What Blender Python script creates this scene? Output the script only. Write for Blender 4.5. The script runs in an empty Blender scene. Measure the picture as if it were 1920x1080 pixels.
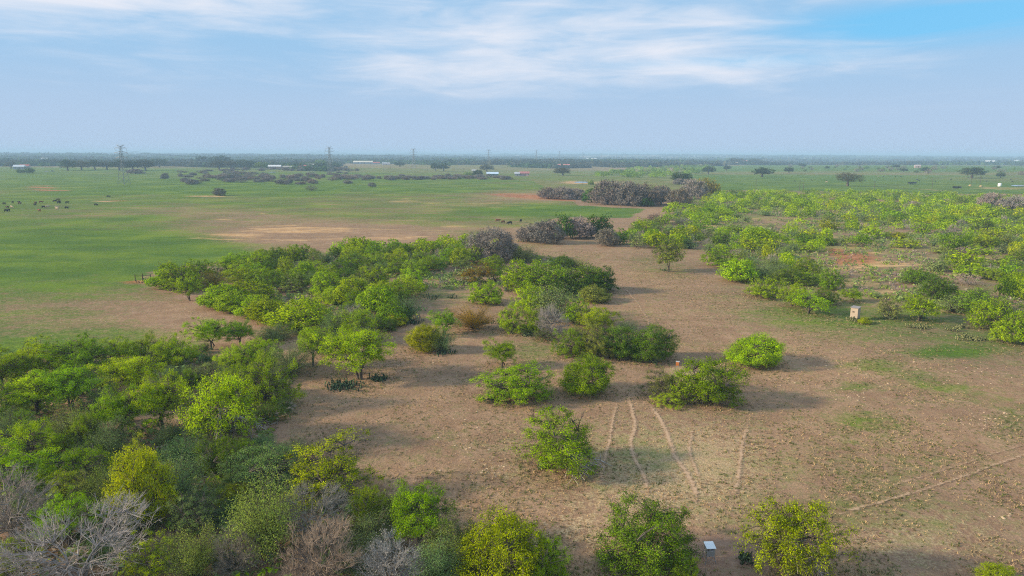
import bpy, math, random
import numpy as np
from mathutils import Matrix, Vector

# ------------------------------------------------------------------ camera, world, sun, exposure
SC = bpy.context.scene
COL = SC.collection
W0, H0 = 1920.0, 1080.0
FPX = 1281.0
CAMZ = 28.0
PITCH = math.atan((540.0 - 288.5) / FPX)
ROLL = math.radians(0.20)

cam_data = bpy.data.cameras.new("camera")
cam_data.sensor_width = 36.0
cam_data.lens = FPX / W0 * 36.0
cam_data.clip_start = 0.5
cam_data.clip_end = 60000.0
cam = bpy.data.objects.new("camera", cam_data)
COL.objects.link(cam)
CAM_M = Matrix.Rotation(math.radians(90) - PITCH, 4, 'X') @ Matrix.Rotation(ROLL, 4, 'Z')
cam.matrix_world = Matrix.Translation((0, 0, CAMZ)) @ CAM_M
SC.camera = cam
R3 = np.array(CAM_M.to_3x3())

SUN_EL = math.radians(22.0)
SUN_AZ = math.radians(-97.0)          # the sun stands to the west of the view, low
world = bpy.data.worlds.new("World")
SC.world = world
world.use_nodes = True


def build_world():
    nt = world.node_tree
    nt.nodes.clear()
    N, L = nt.nodes, nt.links

    def math_(op, a, b=None, c=None):
        n = N.new('ShaderNodeMath'); n.operation = op
        for i, v in enumerate((a, b, c)):
            if v is None: continue
            if isinstance(v, (int, float)): n.inputs[i].default_value = v
            else: L.new(v, n.inputs[i])
        return n.outputs[0]

    def maprange(v, a, b, c=0.0, d=1.0):
        n = N.new('ShaderNodeMapRange'); n.interpolation_type = 'SMOOTHSTEP'
        L.new(v, n.inputs[0])
        for i, q in zip((1, 2, 3, 4), (a, b, c, d)): n.inputs[i].default_value = q
        return n.outputs[0]

    def mix(f, a, b):
        n = N.new('ShaderNodeMix'); n.data_type = 'RGBA'
        if isinstance(f, (int, float)): n.inputs[0].default_value = f
        else: L.new(f, n.inputs[0])
        for s, v in ((n.inputs[6], a), (n.inputs[7], b)):
            if isinstance(v, tuple): s.default_value = v
            else: L.new(v, s)
        return n.outputs[2]

    sky = N.new('ShaderNodeTexSky'); sky.sky_type = 'NISHITA'
    sky.sun_disc = False
    sky.sun_elevation = SUN_EL
    sky.sun_rotation = SUN_AZ
    sky.air_density = 1.0; sky.dust_density = 1.0; sky.ozone_density = 2.0
    tc = N.new('ShaderNodeTexCoord')
    gen = tc.outputs['Generated']
    sep = N.new('ShaderNodeSeparateXYZ'); L.new(gen, sep.inputs[0])
    el = sep.outputs[2]
    # high thin cloud: streaky noise on the direction sphere, stretched along the horizon
    mp = N.new('ShaderNodeMapping'); mp.inputs['Scale'].default_value = (2.1, 2.1, 11.0)
    mp.inputs['Rotation'].default_value = (0, 0, math.radians(20)); mp.inputs['Location'].default_value = (0.35, 1.7, 0.2)
    L.new(gen, mp.inputs[0])
    nz = N.new('ShaderNodeTexNoise'); nz.inputs['Scale'].default_value = 1.5; nz.inputs['Detail'].default_value = 6
    nz.inputs['Roughness'].default_value = 0.52; nz.inputs['Distortion'].default_value = 0.9
    L.new(mp.outputs[0], nz.inputs[0])
    mp2 = N.new('ShaderNodeMapping'); mp2.inputs['Scale'].default_value = (6.0, 6.0, 40.0); mp2.inputs['Rotation'].default_value = (0.05, 0.02, 0.4)
    L.new(gen, mp2.inputs[0])
    nz2 = N.new('ShaderNodeTexNoise'); nz2.inputs['Scale'].default_value = 1.3; nz2.inputs['Detail'].default_value = 5
    nz2.inputs['Roughness'].default_value = 0.6; nz2.inputs['Distortion'].default_value = 0.6
    L.new(mp2.outputs[0], nz2.inputs[0])

    def blob(azd, eld, sx, sz, lo=1.0, hi=0.0):
        """a soft bank of cloud centred on a compass direction and height"""
        a, e = math.radians(azd), math.radians(eld)
        c = (math.sin(a) * math.cos(e), math.cos(a) * math.cos(e), math.sin(e))
        s = N.new('ShaderNodeVectorMath'); s.operation = 'SUBTRACT'; L.new(gen, s.inputs[0]); s.inputs[1].default_value = c
        m = N.new('ShaderNodeVectorMath'); m.operation = 'MULTIPLY'; L.new(s.outputs[0], m.inputs[0]); m.inputs[1].default_value = (1 / sx, 1 / sx, 1 / sz)
        l = N.new('ShaderNodeVectorMath'); l.operation = 'LENGTH'; L.new(m.outputs[0], l.inputs[0])
        return maprange(l.outputs['Value'], 0.0, 1.0, 1.0, 0.0)

    bank = blob(9, 9.2, 0.62, 0.095)
    bank2 = blob(-38, 11.2, 0.50, 0.075)
    bank3 = blob(19, 6.4, 0.34, 0.032)
    bank4 = blob(-9, 7.4, 0.22, 0.034)
    bank5 = blob(-4, 5.6, 0.60, 0.035)
    gap = blob(31, 9.0, 0.30, 0.042)
    gap2 = blob(17, 6.9, 0.22, 0.014)
    dens = math_('ADD', math_('MULTIPLY', math_('SUBTRACT', nz.outputs[0], 0.5), 1.7), math_('MULTIPLY', math_('SUBTRACT', nz2.outputs[0], 0.5), 1.3))
    wh = math_('ADD', dens, math_('MULTIPLY', bank, 0.62))
    wh = math_('ADD', wh, math_('MULTIPLY', bank2, 1.5))
    wh = math_('ADD', wh, math_('MULTIPLY', bank3, 0.40))
    wh = math_('ADD', wh, math_('MULTIPLY', bank4, 0.42))
    wh = math_('ADD', wh, math_('MULTIPLY', bank5, 0.30))
    wh = math_('SUBTRACT', wh, math_('MULTIPLY', gap, 0.75))
    white = math_('MULTIPLY', maprange(wh, -0.15, 1.25, 0.0, 0.95), maprange(el, 0.035, 0.105))
    # the grey-blue veil thickens towards the horizon and parts in the gap
    v = math_('SUBTRACT', 1.0, maprange(el, 0.05, 0.16, 0.0, 0.25))
    vg = math_('ADD', math_('MULTIPLY', gap, 1.0), math_('MULTIPLY', gap2, 0.6))
    v = math_('SUBTRACT', v, math_('MULTIPLY', vg, maprange(nz.outputs[0], 0.66, 0.46, 0.45, 1.0)))
    v = math_('MAXIMUM', v, 0.0)
    veil_col = mix(maprange(el, 0.0, 0.16), (3.15, 4.1, 5.45, 1), (2.6, 3.9, 5.5, 1))
    veil_col = mix(maprange(el, 0.20, 0.55), veil_col, (4.5, 5.3, 6.4, 1))   # milky overhead, as the whitening at the top of the view shows
    blue = mix(0.80, sky.outputs[0], (1.1, 3.9, 6.5, 1))
    c1 = mix(v, blue, veil_col)
    c2 = mix(white, c1, (5.75, 5.85, 6.35, 1))
    bg = N.new('ShaderNodeBackground'); bg.inputs['Strength'].default_value = 0.10
    L.new(c2, bg.inputs[0])
    out = N.new('ShaderNodeOutputWorld'); L.new(bg.outputs[0], out.inputs[0])


build_world()

sun_data = bpy.data.lights.new("sun", 'SUN')
sun_data.energy = 4.4
sun_data.angle = math.radians(5.0)
sun_data.color = (1.0, 0.84, 0.60)
sun = bpy.data.objects.new("sun", sun_data)
COL.objects.link(sun)
_sd = Vector((math.sin(SUN_AZ) * math.cos(SUN_EL), math.cos(SUN_AZ) * math.cos(SUN_EL), math.sin(SUN_EL)))
sun.rotation_euler = (-_sd).to_track_quat('-Z', 'Y').to_euler()

SC.view_settings.view_transform = 'Standard'
SC.view_settings.look = 'None'
SC.view_settings.gamma = 1.0
SC.view_settings.use_curve_mapping = False
SC.view_settings.exposure = 0.58
SC.cycles.use_denoising = False      # fine foliage keeps its detail
SC.cycles.use_adaptive_sampling = False
SC.cycles.sample_clamp_indirect = 1.5
SC.cycles.sample_clamp_direct = 6.0
SC.cycles.filter_width = 1.1
SC.cycles.max_bounces = 5
SC.cycles.diffuse_bounces = 3
SC.cycles.transmission_bounces = 2
SC.cycles.transparent_max_bounces = 8
SC.cycles.volume_bounces = 0
SC.cycles.caustics_reflective = False
SC.cycles.caustics_refractive = False

# ------------------------------------------------------------------ measuring the place
def terrain(x, y):
    """height of the ground: level pasture, rolling country farther out"""
    x = np.asarray(x, float); y = np.asarray(y, float)
    d = np.hypot(x, y)
    def ss(a, b):
        t = np.clip((d - a) / (b - a), 0, 1); return t * t * (3 - 2 * t)
    roll = (np.sin(x / 310 + 1.3) * np.cos(y / 420 + 0.4) + 0.6 * np.sin(x / 170 - y / 260 + 2.0))
    big = (np.sin(x / 1900 + 0.6) * np.cos(y / 1500 + 1.0) + 0.6 * np.sin(x / 900 + y / 1300 + 0.5))
    near = 0.16 * np.sin(x / 23 + 0.5) * np.cos(y / 31) + 0.07 * np.sin(x / 9 + y / 12)
    return near * (1 - ss(250, 500)) + 2.6 * roll * ss(560, 1500) + (7.0 * big + 2.0) * ss(1500, 5000) + 10.0 * ss(5000, 9000)


def at(px, py):
    """ground point seen at a photo pixel (the place was surveyed from the photograph)"""
    v = R3 @ np.array([(px - W0 / 2) / FPX, -(py - H0 / 2) / FPX, -1.0])
    z = 0.0
    for _ in range(12):
        t = (z - CAMZ) / min(v[2], -1e-4)
        t = min(t, 14000.0)
        z = 0.5 * z + 0.5 * float(terrain(v[0] * t, v[1] * t))
    return np.array([v[0] * t, v[1] * t, float(terrain(v[0] * t, v[1] * t))])


def pix(x, y, z=None):
    """inverse of at(): used to survey soil and grass cover over the ground"""
    x = np.asarray(x, float); y = np.asarray(y, float)
    if z is None: z = terrain(x, y)
    q = np.stack([x, y, z - CAMZ], -1) @ R3
    dz = np.minimum(q[..., 2], -1e-3)
    return W0 / 2 + FPX * q[..., 0] / -dz, H0 / 2 - FPX * q[..., 1] / -dz


def inpoly(px, py, poly):
    px = np.asarray(px); py = np.asarray(py)
    r = np.zeros(px.shape, bool)
    n = len(poly)
    for i in range(n):
        x1, y1 = poly[i]; x2, y2 = poly[(i + 1) % n]
        if y1 == y2: continue
        c = ((y1 > py) != (y2 > py)) & (px < (x2 - x1) * (py - y1) / (y2 - y1) + x1)
        r ^= c
    return r


def fbm(x, y, s, seed=0, o=4):
    """cheap value noise, 0..1"""
    x = np.asarray(x, float) / s; y = np.asarray(y, float) / s
    tot = 0; amp = 1; nrm = 0
    for k in range(o):
        xi = np.floor(x).astype(np.int64); yi = np.floor(y).astype(np.int64)
        fx = x - xi; fy = y - yi
        fx = fx * fx * (3 - 2 * fx); fy = fy * fy * (3 - 2 * fy)
        def h(a, b):
            n = (a * 374761393 + b * 668265263 + (seed + k) * 974634777) & 0xFFFFFFFF
            n = ((n ^ (n >> 13)) * 1274126177) & 0xFFFFFFFF
            return ((n ^ (n >> 16)) & 0xFFFF) / 65535.0
        v = (h(xi, yi) * (1 - fx) + h(xi + 1, yi) * fx) * (1 - fy) + (h(xi, yi + 1) * (1 - fx) + h(xi + 1, yi + 1) * fx) * fy
        tot = tot + amp * v; nrm += amp
        amp *= 0.5; x = x * 2.03 + 7.1; y = y * 2.03 + 3.3
    return tot / nrm

# ------------------------------------------------------------------ mesh helpers
def make_mesh(name, V, faces, attrs=None, smooth=False):
    """faces: list of (n,k) int arrays"""
    me = bpy.data.meshes.new(name)
    V = np.ascontiguousarray(V, dtype=np.float32)
    me.vertices.add(len(V)); me.vertices.foreach_set('co', V.ravel())
    faces = [np.asarray(f, dtype=np.int32) for f in faces if len(f)]
    loops = np.concatenate([f.ravel() for f in faces])
    sizes = np.concatenate([np.full(len(f), f.shape[1], dtype=np.int32) for f in faces])
    starts = np.concatenate([[0], np.cumsum(sizes)[:-1]]).astype(np.int32)
    me.loops.add(len(loops)); me.loops.foreach_set('vertex_index', loops)
    me.polygons.add(len(sizes)); me.polygons.foreach_set('loop_start', starts)
    me.polygons.foreach_set('use_smooth', np.full(len(sizes), bool(smooth)))
    if attrs:
        for k, a in attrs.items():
            at_ = me.attributes.new(k, 'FLOAT', 'POINT')
            at_.data.foreach_set('value', np.ascontiguousarray(a, dtype=np.float32))
    me.update(calc_edges=True)
    return me


def nrmz(v):
    return v / np.maximum(np.linalg.norm(v, axis=-1, keepdims=True), 1e-9)


class Geo:
    def __init__(s):
        s.V = []; s.F4 = []; s.F3 = []; s.A = []; s.n = 0
    def add(s, V, F4=None, F3=None, a=0.5):
        V = np.asarray(V, float).reshape(-1, 3)
        if F4 is not None and len(F4): s.F4.append(np.asarray(F4) + s.n)
        if F3 is not None and len(F3): s.F3.append(np.asarray(F3) + s.n)
        s.V.append(V); s.A.append(np.broadcast_to(np.asarray(a, float), (len(V),)))
        s.n += len(V)
    def tubes(s, P, Rr, S=4, a=0.5):
        """P (n,K,3) centre lines, Rr (n,K) radii"""
        P = np.asarray(P, float); Rr = np.asarray(Rr, float)
        n, K = P.shape[:2]
        T = nrmz(np.gradient(P, axis=1))
        ref = np.where(np.abs(T[..., 2:3]) > 0.9, np.array([1.0, 0, 0]), np.array([0, 0, 1.0]))
        u = nrmz(np.cross(T, ref)); v = np.cross(T, u)
        ang = np.arange(S) / S * 2 * math.pi
        ring = P[:, :, None, :] + Rr[:, :, None, None] * (np.cos(ang)[None, None, :, None] * u[:, :, None, :] + np.sin(ang)[None, None, :, None] * v[:, :, None, :])
        idx = np.arange(n * K * S).reshape(n, K, S)
        i0 = idx[:, :-1, :]; i1 = idx[:, 1:, :]
        F = np.stack([i0, np.roll(i0, -1, 2), np.roll(i1, -1, 2), i1], -1).reshape(-1, 4)
        s.add(ring.reshape(-1, 3), F, a=a)
    def cards(s, pos, nor, Ln, Wd, rng, a):
        n = len(pos)
        r = rng.normal(size=(n, 3))
        t = nrmz(np.cross(nor, r)); b = np.cross(nor, t)
        Ln = np.broadcast_to(Ln, (n,))[:, None]; Wd = np.broadcast_to(Wd, (n,))[:, None]
        V = np.stack([pos - t * Ln / 2, pos - b * Wd / 2 + t * Ln * 0.08, pos + t * Ln / 2, pos + b * Wd / 2 + t * Ln * 0.08], 1)
        F = np.arange(n * 4).reshape(n, 4)
        s.add(V.reshape(-1, 3), F, a=np.repeat(a, 4))
    def box(s, c, d, rot=None, a=0.5):
        c = np.asarray(c, float); d = np.asarray(d, float) / 2
        V = np.array([[x, y, z] for x in (-1, 1) for y in (-1, 1) for z in (-1, 1)]) * d
        if rot is not None: V = V @ np.asarray(rot).T
        F = [[0, 1, 3, 2], [4, 6, 7, 5], [0, 4, 5, 1], [2, 3, 7, 6], [0, 2, 6, 4], [1, 5, 7, 3]]
        s.add(V + c, F, a=a)
    def mesh(s, name, smooth=False, var=True):
        V = np.concatenate(s.V)
        F = []
        if s.F4: F.append(np.concatenate(s.F4))
        if s.F3: F.append(np.concatenate(s.F3))
        return make_mesh(name, V, F, {'var': np.concatenate(s.A)} if var else None, smooth)


def link(o):
    COL.objects.link(o); return o


def obj(name, me, mat=None, parent=None, loc=None):
    o = bpy.data.objects.new(name, me); link(o)
    if mat is not None and not me.materials: me.materials.append(mat)
    if parent is not None: o.parent = parent
    if loc is not None: o.location = loc
    return o


def empty(name, loc, rz=0.0, sc=(1, 1, 1)):
    o = bpy.data.objects.new(name, None); link(o)
    o.empty_display_size = 0.3
    o.location = loc; o.rotation_euler = (0, 0, rz); o.scale = sc
    return o


def tag(o, label=None, cat=None, group=None, kind=None):
    if label: o['label'] = label
    if cat: o['category'] = cat
    if group: o['group'] = group
    if kind: o['kind'] = kind
    return o

# ------------------------------------------------------------------ materials
def new_mat(name):
    m = bpy.data.materials.new(name); m.use_nodes = True
    m.node_tree.nodes.clear()
    return m, m.node_tree.nodes, m.node_tree.links


def leaf_mat(name, transl=0.35, spread=0.55, warm=(1.2, 1.06, 0.7)):
    m, N, L = new_mat(name)
    oi = N.new('ShaderNodeObjectInfo')
    at_ = N.new('ShaderNodeAttribute'); at_.attribute_name = 'var'
    mr = N.new('ShaderNodeMapRange'); mr.inputs[3].default_value = 1 - spread; mr.inputs[4].default_value = 1 + spread
    L.new(at_.outputs['Fac'], mr.inputs[0])
    sc = N.new('ShaderNodeVectorMath'); sc.operation = 'SCALE'
    L.new(oi.outputs['Color'], sc.inputs[0]); L.new(mr.outputs[0], sc.inputs['Scale'])
    w = N.new('ShaderNodeVectorMath'); w.operation = 'MULTIPLY'; w.inputs[1].default_value = warm
    L.new(sc.outputs[0], w.inputs[0])
    mx = N.new('ShaderNodeMix'); mx.data_type = 'RGBA'
    L.new(at_.outputs['Fac'], mx.inputs[0]); L.new(sc.outputs[0], mx.inputs[6]); L.new(w.outputs[0], mx.inputs[7])
    d = N.new('ShaderNodeBsdfDiffuse'); L.new(mx.outputs[2], d.inputs[0])
    t = N.new('ShaderNodeBsdfTranslucent'); L.new(mx.outputs[2], t.inputs[0])
    ms = N.new('ShaderNodeMixShader'); ms.inputs[0].default_value = transl
    L.new(d.outputs[0], ms.inputs[1]); L.new(t.outputs[0], ms.inputs[2])
    o = N.new('ShaderNodeOutputMaterial'); L.new(ms.outputs[0], o.inputs[0])
    return m


def tint_mat(name, rough=0.9, noise=0.0, scale=8.0, color=None, spec=0.2, metal=0.0):
    """a plain material in the object's own colour (or a fixed one) with noise wear"""
    m, N, L = new_mat(name)
    p = N.new('ShaderNodeBsdfPrincipled')
    p.inputs['Roughness'].default_value = rough; p.inputs['Metallic'].default_value = metal
    p.inputs['Specular IOR Level'].default_value = spec
    if color is None:
        src = N.new('ShaderNodeObjectInfo').outputs['Color']
    else:
        r = N.new('ShaderNodeRGB'); r.outputs[0].default_value = (*color, 1); src = r.outputs[0]
    if noise > 0:
        tc = N.new('ShaderNodeTexCoord')
        nz = N.new('ShaderNodeTexNoise'); nz.inputs['Scale'].default_value = scale; nz.inputs['Detail'].default_value = 5
        L.new(tc.outputs['Object'], nz.inputs[0])
        mr = N.new('ShaderNodeMapRange'); mr.inputs[1].default_value = 0.3; mr.inputs[2].default_value = 0.7
        mr.inputs[3].default_value = 1 - noise; mr.inputs[4].default_value = 1 + noise
        L.new(nz.outputs[0], mr.inputs[0])
        sc = N.new('ShaderNodeVectorMath'); sc.operation = 'SCALE'
        L.new(src, sc.inputs[0]); L.new(mr.outputs[0], sc.inputs['Scale']); src = sc.outputs[0]
    L.new(src, p.inputs['Base Color'])
    o = N.new('ShaderNodeOutputMaterial'); L.new(p.outputs[0], o.inputs[0])
    return m


MAT = {}
MAT['leaf'] = leaf_mat('leaf', 0.40, 0.45)
MAT['fine'] = leaf_mat('fine_leaf', 0.35, 0.35, (1.1, 1.05, 0.9))
MAT['dark'] = leaf_mat('glossy_leaf', 0.25, 0.45, (1.3, 1.1, 0.7))
MAT['bark'] = tint_mat('bark', 0.95, 0.35, 3.0)
MAT['twig'] = leaf_mat('dry_twig', 0.0, 0.3, (1.05, 1.0, 0.95))
MAT['pad'] = leaf_mat('cactus_pad', 0.0, 0.35, (1.35, 1.2, 0.85))
MAT['hide'] = tint_mat('cattle_hide', 0.8, 0.15, 4.0)
MAT['steel'] = tint_mat('galvanised_steel', 0.55, 0.1, 1.0, (0.24, 0.24, 0.25), 0.4, 0.1)
MAT['paint'] = tint_mat('painted_surface', 0.7, 0.12, 1.2)
MAT['wood'] = tint_mat('weathered_wood', 0.9, 0.25, 5.0, (0.10, 0.075, 0.055))
MAT['glass'] = tint_mat('window_glass', 0.1, 0.0, 1.0, (0.02, 0.025, 0.03), 0.5)

# ------------------------------------------------------------------ the ground
def axis(lims):
    out = [lims[0][0]]
    for a, b, s in lims:
        n = max(1, int(round((b - a) / s)))
        out += list(np.linspace(a, b, n + 1)[1:])
    return np.array(out)


def geom(a, b, s0, g):
    out = [a]; s = s0
    while out[-1] < b:
        out.append(out[-1] + s); s *= g
    return out


def soil_cover(x, y):
    """how green, sandy, red, straw-covered and bare the ground is, point by point"""
    px, py = pix(x, y)
    d = np.hypot(x, y)
    front = y > 5
    n1 = fbm(x, y, 38, 1); n2 = fbm(x, y, 11, 2); n3 = fbm(x, y, 90, 5); n4 = fbm(x * 0.45, y, 55, 9)
    wx = px + (n2 - 0.5) * 26 + (n1 - 0.5) * 40
    wy = py + (n2 - 0.5) * 12 * np.clip((py - 280) / 200, 0.05, 1.3) + (n1 - 0.5) * 12 * np.clip((py - 280) / 200, 0.05, 1)
    def ell(cx, cy, rx, ry, soft=0.55, slope=0.0):
        q = np.hypot((wx - cx) / rx, (wy - cy - slope * (wx - cx)) / ry)
        return np.where(front, np.clip((1 + soft - q) / (2 * soft), 0, 1), 0)
    field = inpoly(px + (n2 - 0.5) * 10, py + (n2 - 0.5) * 4, [(-900, 300), (620, 322), (1000, 340), (1090, 386), (1210, 392), (1180, 408), (1050, 408), (960, 440), (900, 452), (760, 462), (560, 480), (420, 490), (280, 508), (268, 532), (420, 592), (400, 640), (330, 665), (-900, 690)]) & front
    rfield = inpoly(px, py, [(1290, 312), (1500, 308), (2900, 318), (2900, 374), (1920, 372), (1700, 360), (1350, 356), (1290, 345)]) & front
    far = (d > 480) & ~field & ~rfield
    thick = inpoly(wx, wy, [(1340, 360), (2800, 372), (2800, 700), (1930, 645), (1840, 600), (1700, 560), (1560, 545), (1450, 500), (1330, 440), (1250, 400)]) & front
    g = np.full(x.shape, 0.26); s = np.zeros_like(g); r = np.zeros_like(g); st = np.full(x.shape, 0.25); br = np.zeros_like(g)
    g = g + 0.28 * (n3 - 0.5) + 0.2 * (n1 - 0.5)
    # left field: green stripes, brown towards the fence
    gf = 0.90 + 0.5 * (n4 - 0.5) + 0.35 * (n1 - 0.5)
    for e, w in ((ell(700, 378, 330, 20, 0.8), 0.24), (ell(420, 402, 170, 11, 0.7), 0.28), (ell(520, 440, 200, 19, 0.9), 0.52), (ell(760, 440, 260, 24, 0.9), 0.46), (ell(170, 590, 300, 46, 0.7), 0.38), (ell(330, 560, 130, 40, 0.6), 0.30), (ell(380, 610, 90, 40, 0.6), 0.45), (ell(990, 372, 90, 14, 0.6), 0.35), (ell(830, 400, 170, 12, 0.6), 0.3), (ell(120, 400, 260, 8, 0.7), 0.15), (ell(930, 425, 70, 9, 0.7), 0.2), (ell(980, 437, 30, 7, 0.7), 0.5), (ell(640, 468, 170, 8, 0.6), 0.35)):
        gf = gf - e * w
    for e, w in ((ell(200, 472, 260, 26, 0.8), 0.40), (ell(830, 405, 130, 12, 0.7), 0.18), (ell(300, 455, 130, 20, 0.7), 0.25), (ell(1000, 392, 120, 9, 0.6), 0.40), (ell(560, 356, 300, 8, 0.7), 0.2)):
        gf = gf + e * w
    g = np.where(field, np.clip(gf, 0.05, 1.05), g)
    for e, w in ((ell(495, 438, 120, 15, 0.6, -0.10), 0.62), (ell(470, 448, 70, 7, 0.5), 0.4), (ell(680, 436, 160, 14, 0.7), 0.55), (ell(930, 384, 70, 5, 0.6), 0.45), (ell(800, 430, 70, 7, 0.6), 0.5), (ell(780, 378, 100, 6, 0.6), 0.4), (ell(550, 445, 60, 10, 0.6), 0.4), (ell(420, 410, 25, 4, 0.6), 0.4), (ell(497, 400, 8, 10, 0.6), 0.5), (ell(1090, 343, 40, 3.2, 0.4), 0.9), (ell(395, 368, 34, 2.2, 0.5), 0.8), (ell(195, 376, 36, 2.0, 0.5), 0.6), (ell(1880, 353, 60, 2.5, 0.4), 0.7), (ell(1770, 357, 22, 1.5, 0.4), 0.7), (ell(760, 315, 120, 2, 0.5), 0.3)):
        s = np.maximum(s, e * w * (0.6 + 0.8 * n2))
    for e, w in ((ell(75, 353, 20, 6, 0.35), 1.0), (ell(100, 358, 40, 1.6, 0.5), 0.8), (ell(20, 354, 12, 1.5, 0.5), 0.6), (ell(215, 376, 40, 1.7, 0.5), 0.5), (ell(985, 368, 70, 6, 0.5, 0.06), 0.75), (ell(1040, 372, 40, 4, 0.5, 0.1), 0.8), (ell(255, 528, 36, 3.5, 0.5), 0.8), (ell(1905, 324, 40, 2, 0.5), 0.7)):
        r = np.maximum(r, e * w * (0.6 + 0.6 * n2))
    # the worn lane along the fence of the left field
    lane = [(282, 538), (330, 552), (375, 568), (420, 586), (465, 604), (492, 610), (470, 640), (440, 665)]
    q = np.full(x.shape, 1e9)
    for (x1, y1), (x2, y2) in zip(lane, lane[1:]):
        t = np.clip(((px - x1) * (x2 - x1) + (py - y1) * (y2 - y1)) / ((x2 - x1) ** 2 + (y2 - y1) ** 2), 0, 1)
        q = np.minimum(q, np.hypot((px - x1 - t * (x2 - x1)) * 0.7, py - y1 - t * (y2 - y1)))
    br = np.maximum(br, np.clip(1.5 - (q + (n2 - 0.5) * 7) / 9.0, 0, 1) * 0.95)
    # right field and far country
    g = np.where(rfield, 0.98 + 0.35 * (n4 - 0.5) - 0.35 * ell(1650, 325, 700, 3.2, 0.6) - 0.25 * ell(1880, 335, 160, 6, 0.6), g)
    nf = fbm(x * 0.5, y, 420, 21); nf2 = fbm(x, y * 1.4, 900, 22)
    g = np.where(far, 0.52 + 0.9 * (nf - 0.5) + 0.5 * (nf2 - 0.5), g)
    s = np.where(thick, np.maximum(s, 0.42 * np.clip(2.2 * (n1 - 0.3), 0, 1)), s)
    s = np.where(far, np.maximum(s, np.clip((nf2 - 0.66) * 4, 0, 0.5)), s)
    # right thicket: sand and red clay between the brush
    g = np.where(thick, 0.46 + 0.7 * (n2 - 0.5) + 0.2 * (n1 - 0.5), g)
    for e, w in ((ell(1640, 500, 150, 36, 0.7), 0.75), (ell(1700, 480, 60, 26, 0.6), 0.6), (ell(1450, 430, 120, 14, 0.7), 0.5), (ell(1560, 440, 100, 12, 0.7), 0.5), (ell(1600, 545, 120, 16, 0.7), 0.35), (ell(1660, 465, 60, 12, 0.7), 0.6), (ell(1420, 410, 80, 8, 0.7), 0.35)):
        s = np.maximum(s, e * w * np.clip(0.2 + 1.5 * (n2 - 0.15), 0, 1.2))
    for e, w in ((ell(1605, 488, 55, 13, 0.5), 1.0), (ell(1570, 476, 30, 9, 0.5), 0.8), (ell(1590, 530, 60, 10, 0.6), 0.35), (ell(1440, 455, 50, 8, 0.6), 0.3)):
        r = np.maximum(r, e * w * np.clip(0.3 + 1.5 * (n2 - 0.2), 0, 1.1))
    # pasture in front
    past = ~field & ~rfield & ~far & ~thick
    for e, w in ((ell(1600, 602, 200, 28, 0.8), 0.34), (ell(1480, 560, 110, 36, 0.8), 0.34), (ell(1880, 640, 160, 50, 0.8), 0.30), (ell(1600, 900, 260, 70, 0.9), 0.16), (ell(1740, 715, 90, 14, 0.8, 0.25), 0.42), (ell(1620, 680, 60, 12, 0.6), 0.35), (ell(1610, 728, 40, 10, 0.5), 0.45), (ell(1630, 795, 50, 18, 0.9), 0.42), (ell(1900, 800, 40, 30, 0.9), 0.4), (ell(1780, 662, 70, 9, 0.6), 0.5), (ell(1000, 655, 60, 20, 0.6), 0.40), (ell(1230, 840, 80, 26, 0.7), 0.22), (ell(820, 800, 120, 40, 0.8), 0.18), (ell(1700, 1010, 160, 60, 0.8), 0.15), (ell(1100, 880, 120, 50, 0.8), 0.15), (ell(1250, 500, 60, 14, 0.7), 0.25), (ell(830, 545, 80, 30, 0.7), 0.2)):
        g = np.where(past, g + e * w, g)
    for e, w in ((ell(1270, 880, 190, 90, 0.7), 0.75), (ell(1250, 930, 200, 60, 0.7), 0.65), (ell(1400, 880, 60, 50, 0.8), 0.4), (ell(1110, 990, 130, 50, 0.8), 0.5), (ell(1720, 1000, 180, 60, 0.8), 0.55), (ell(960, 860, 90, 60, 0.8), 0.35), (ell(740, 860, 60, 60, 0.8), 0.25), (ell(1850, 640, 120, 40, 0.8), 0.3), (ell(1310, 700, 60, 20, 0.7), 0.9), (ell(1760, 640, 160, 40, 0.8), 0.25)):
        st = np.where(past, np.maximum(st, e * w + 0.12), st)
    for e, w in ((ell(1340, 1055, 110, 62, 0.4), 0.95), (ell(1310, 690, 46, 14, 0.5), 0.6), (ell(1320, 540, 60, 12, 0.6, 0.3), 0.5), (ell(1190, 545, 14, 24, 0.6), 0.4), (ell(1560, 800, 160, 16, 0.8), 0.3), (ell(900, 1060, 90, 60, 0.8), 0.4), (ell(440, 720, 130, 60, 0.9), 0.3), (ell(620, 760, 120, 40, 0.8), 0.35), (ell(1180, 710, 60, 20, 0.7), 0.4)):
        br = np.maximum(br, e * w)
    br = np.maximum(br, np.where(past & inpoly(px, py, [(-900, 690), (330, 665), (520, 740), (560, 830), (700, 920), (900, 1010), (1000, 1200), (-900, 1200)]), 0.55, 0))
    # pale sandy spots of the pasture
    s = np.where(past, np.maximum(s, ell(1830, 790, 60, 13, 0.5) * 0.8 * (n2 > 0.45)), s)
    s = np.where(past, np.maximum(s, ell(1540, 690, 120, 24, 0.7) * 0.45 * (n2 > 0.52)), s)
    return np.clip(g, 0, 1.2), np.clip(s, 0, 1), np.clip(r, 0, 1), np.clip(st, 0, 1), np.clip(br, 0, 1)


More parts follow.
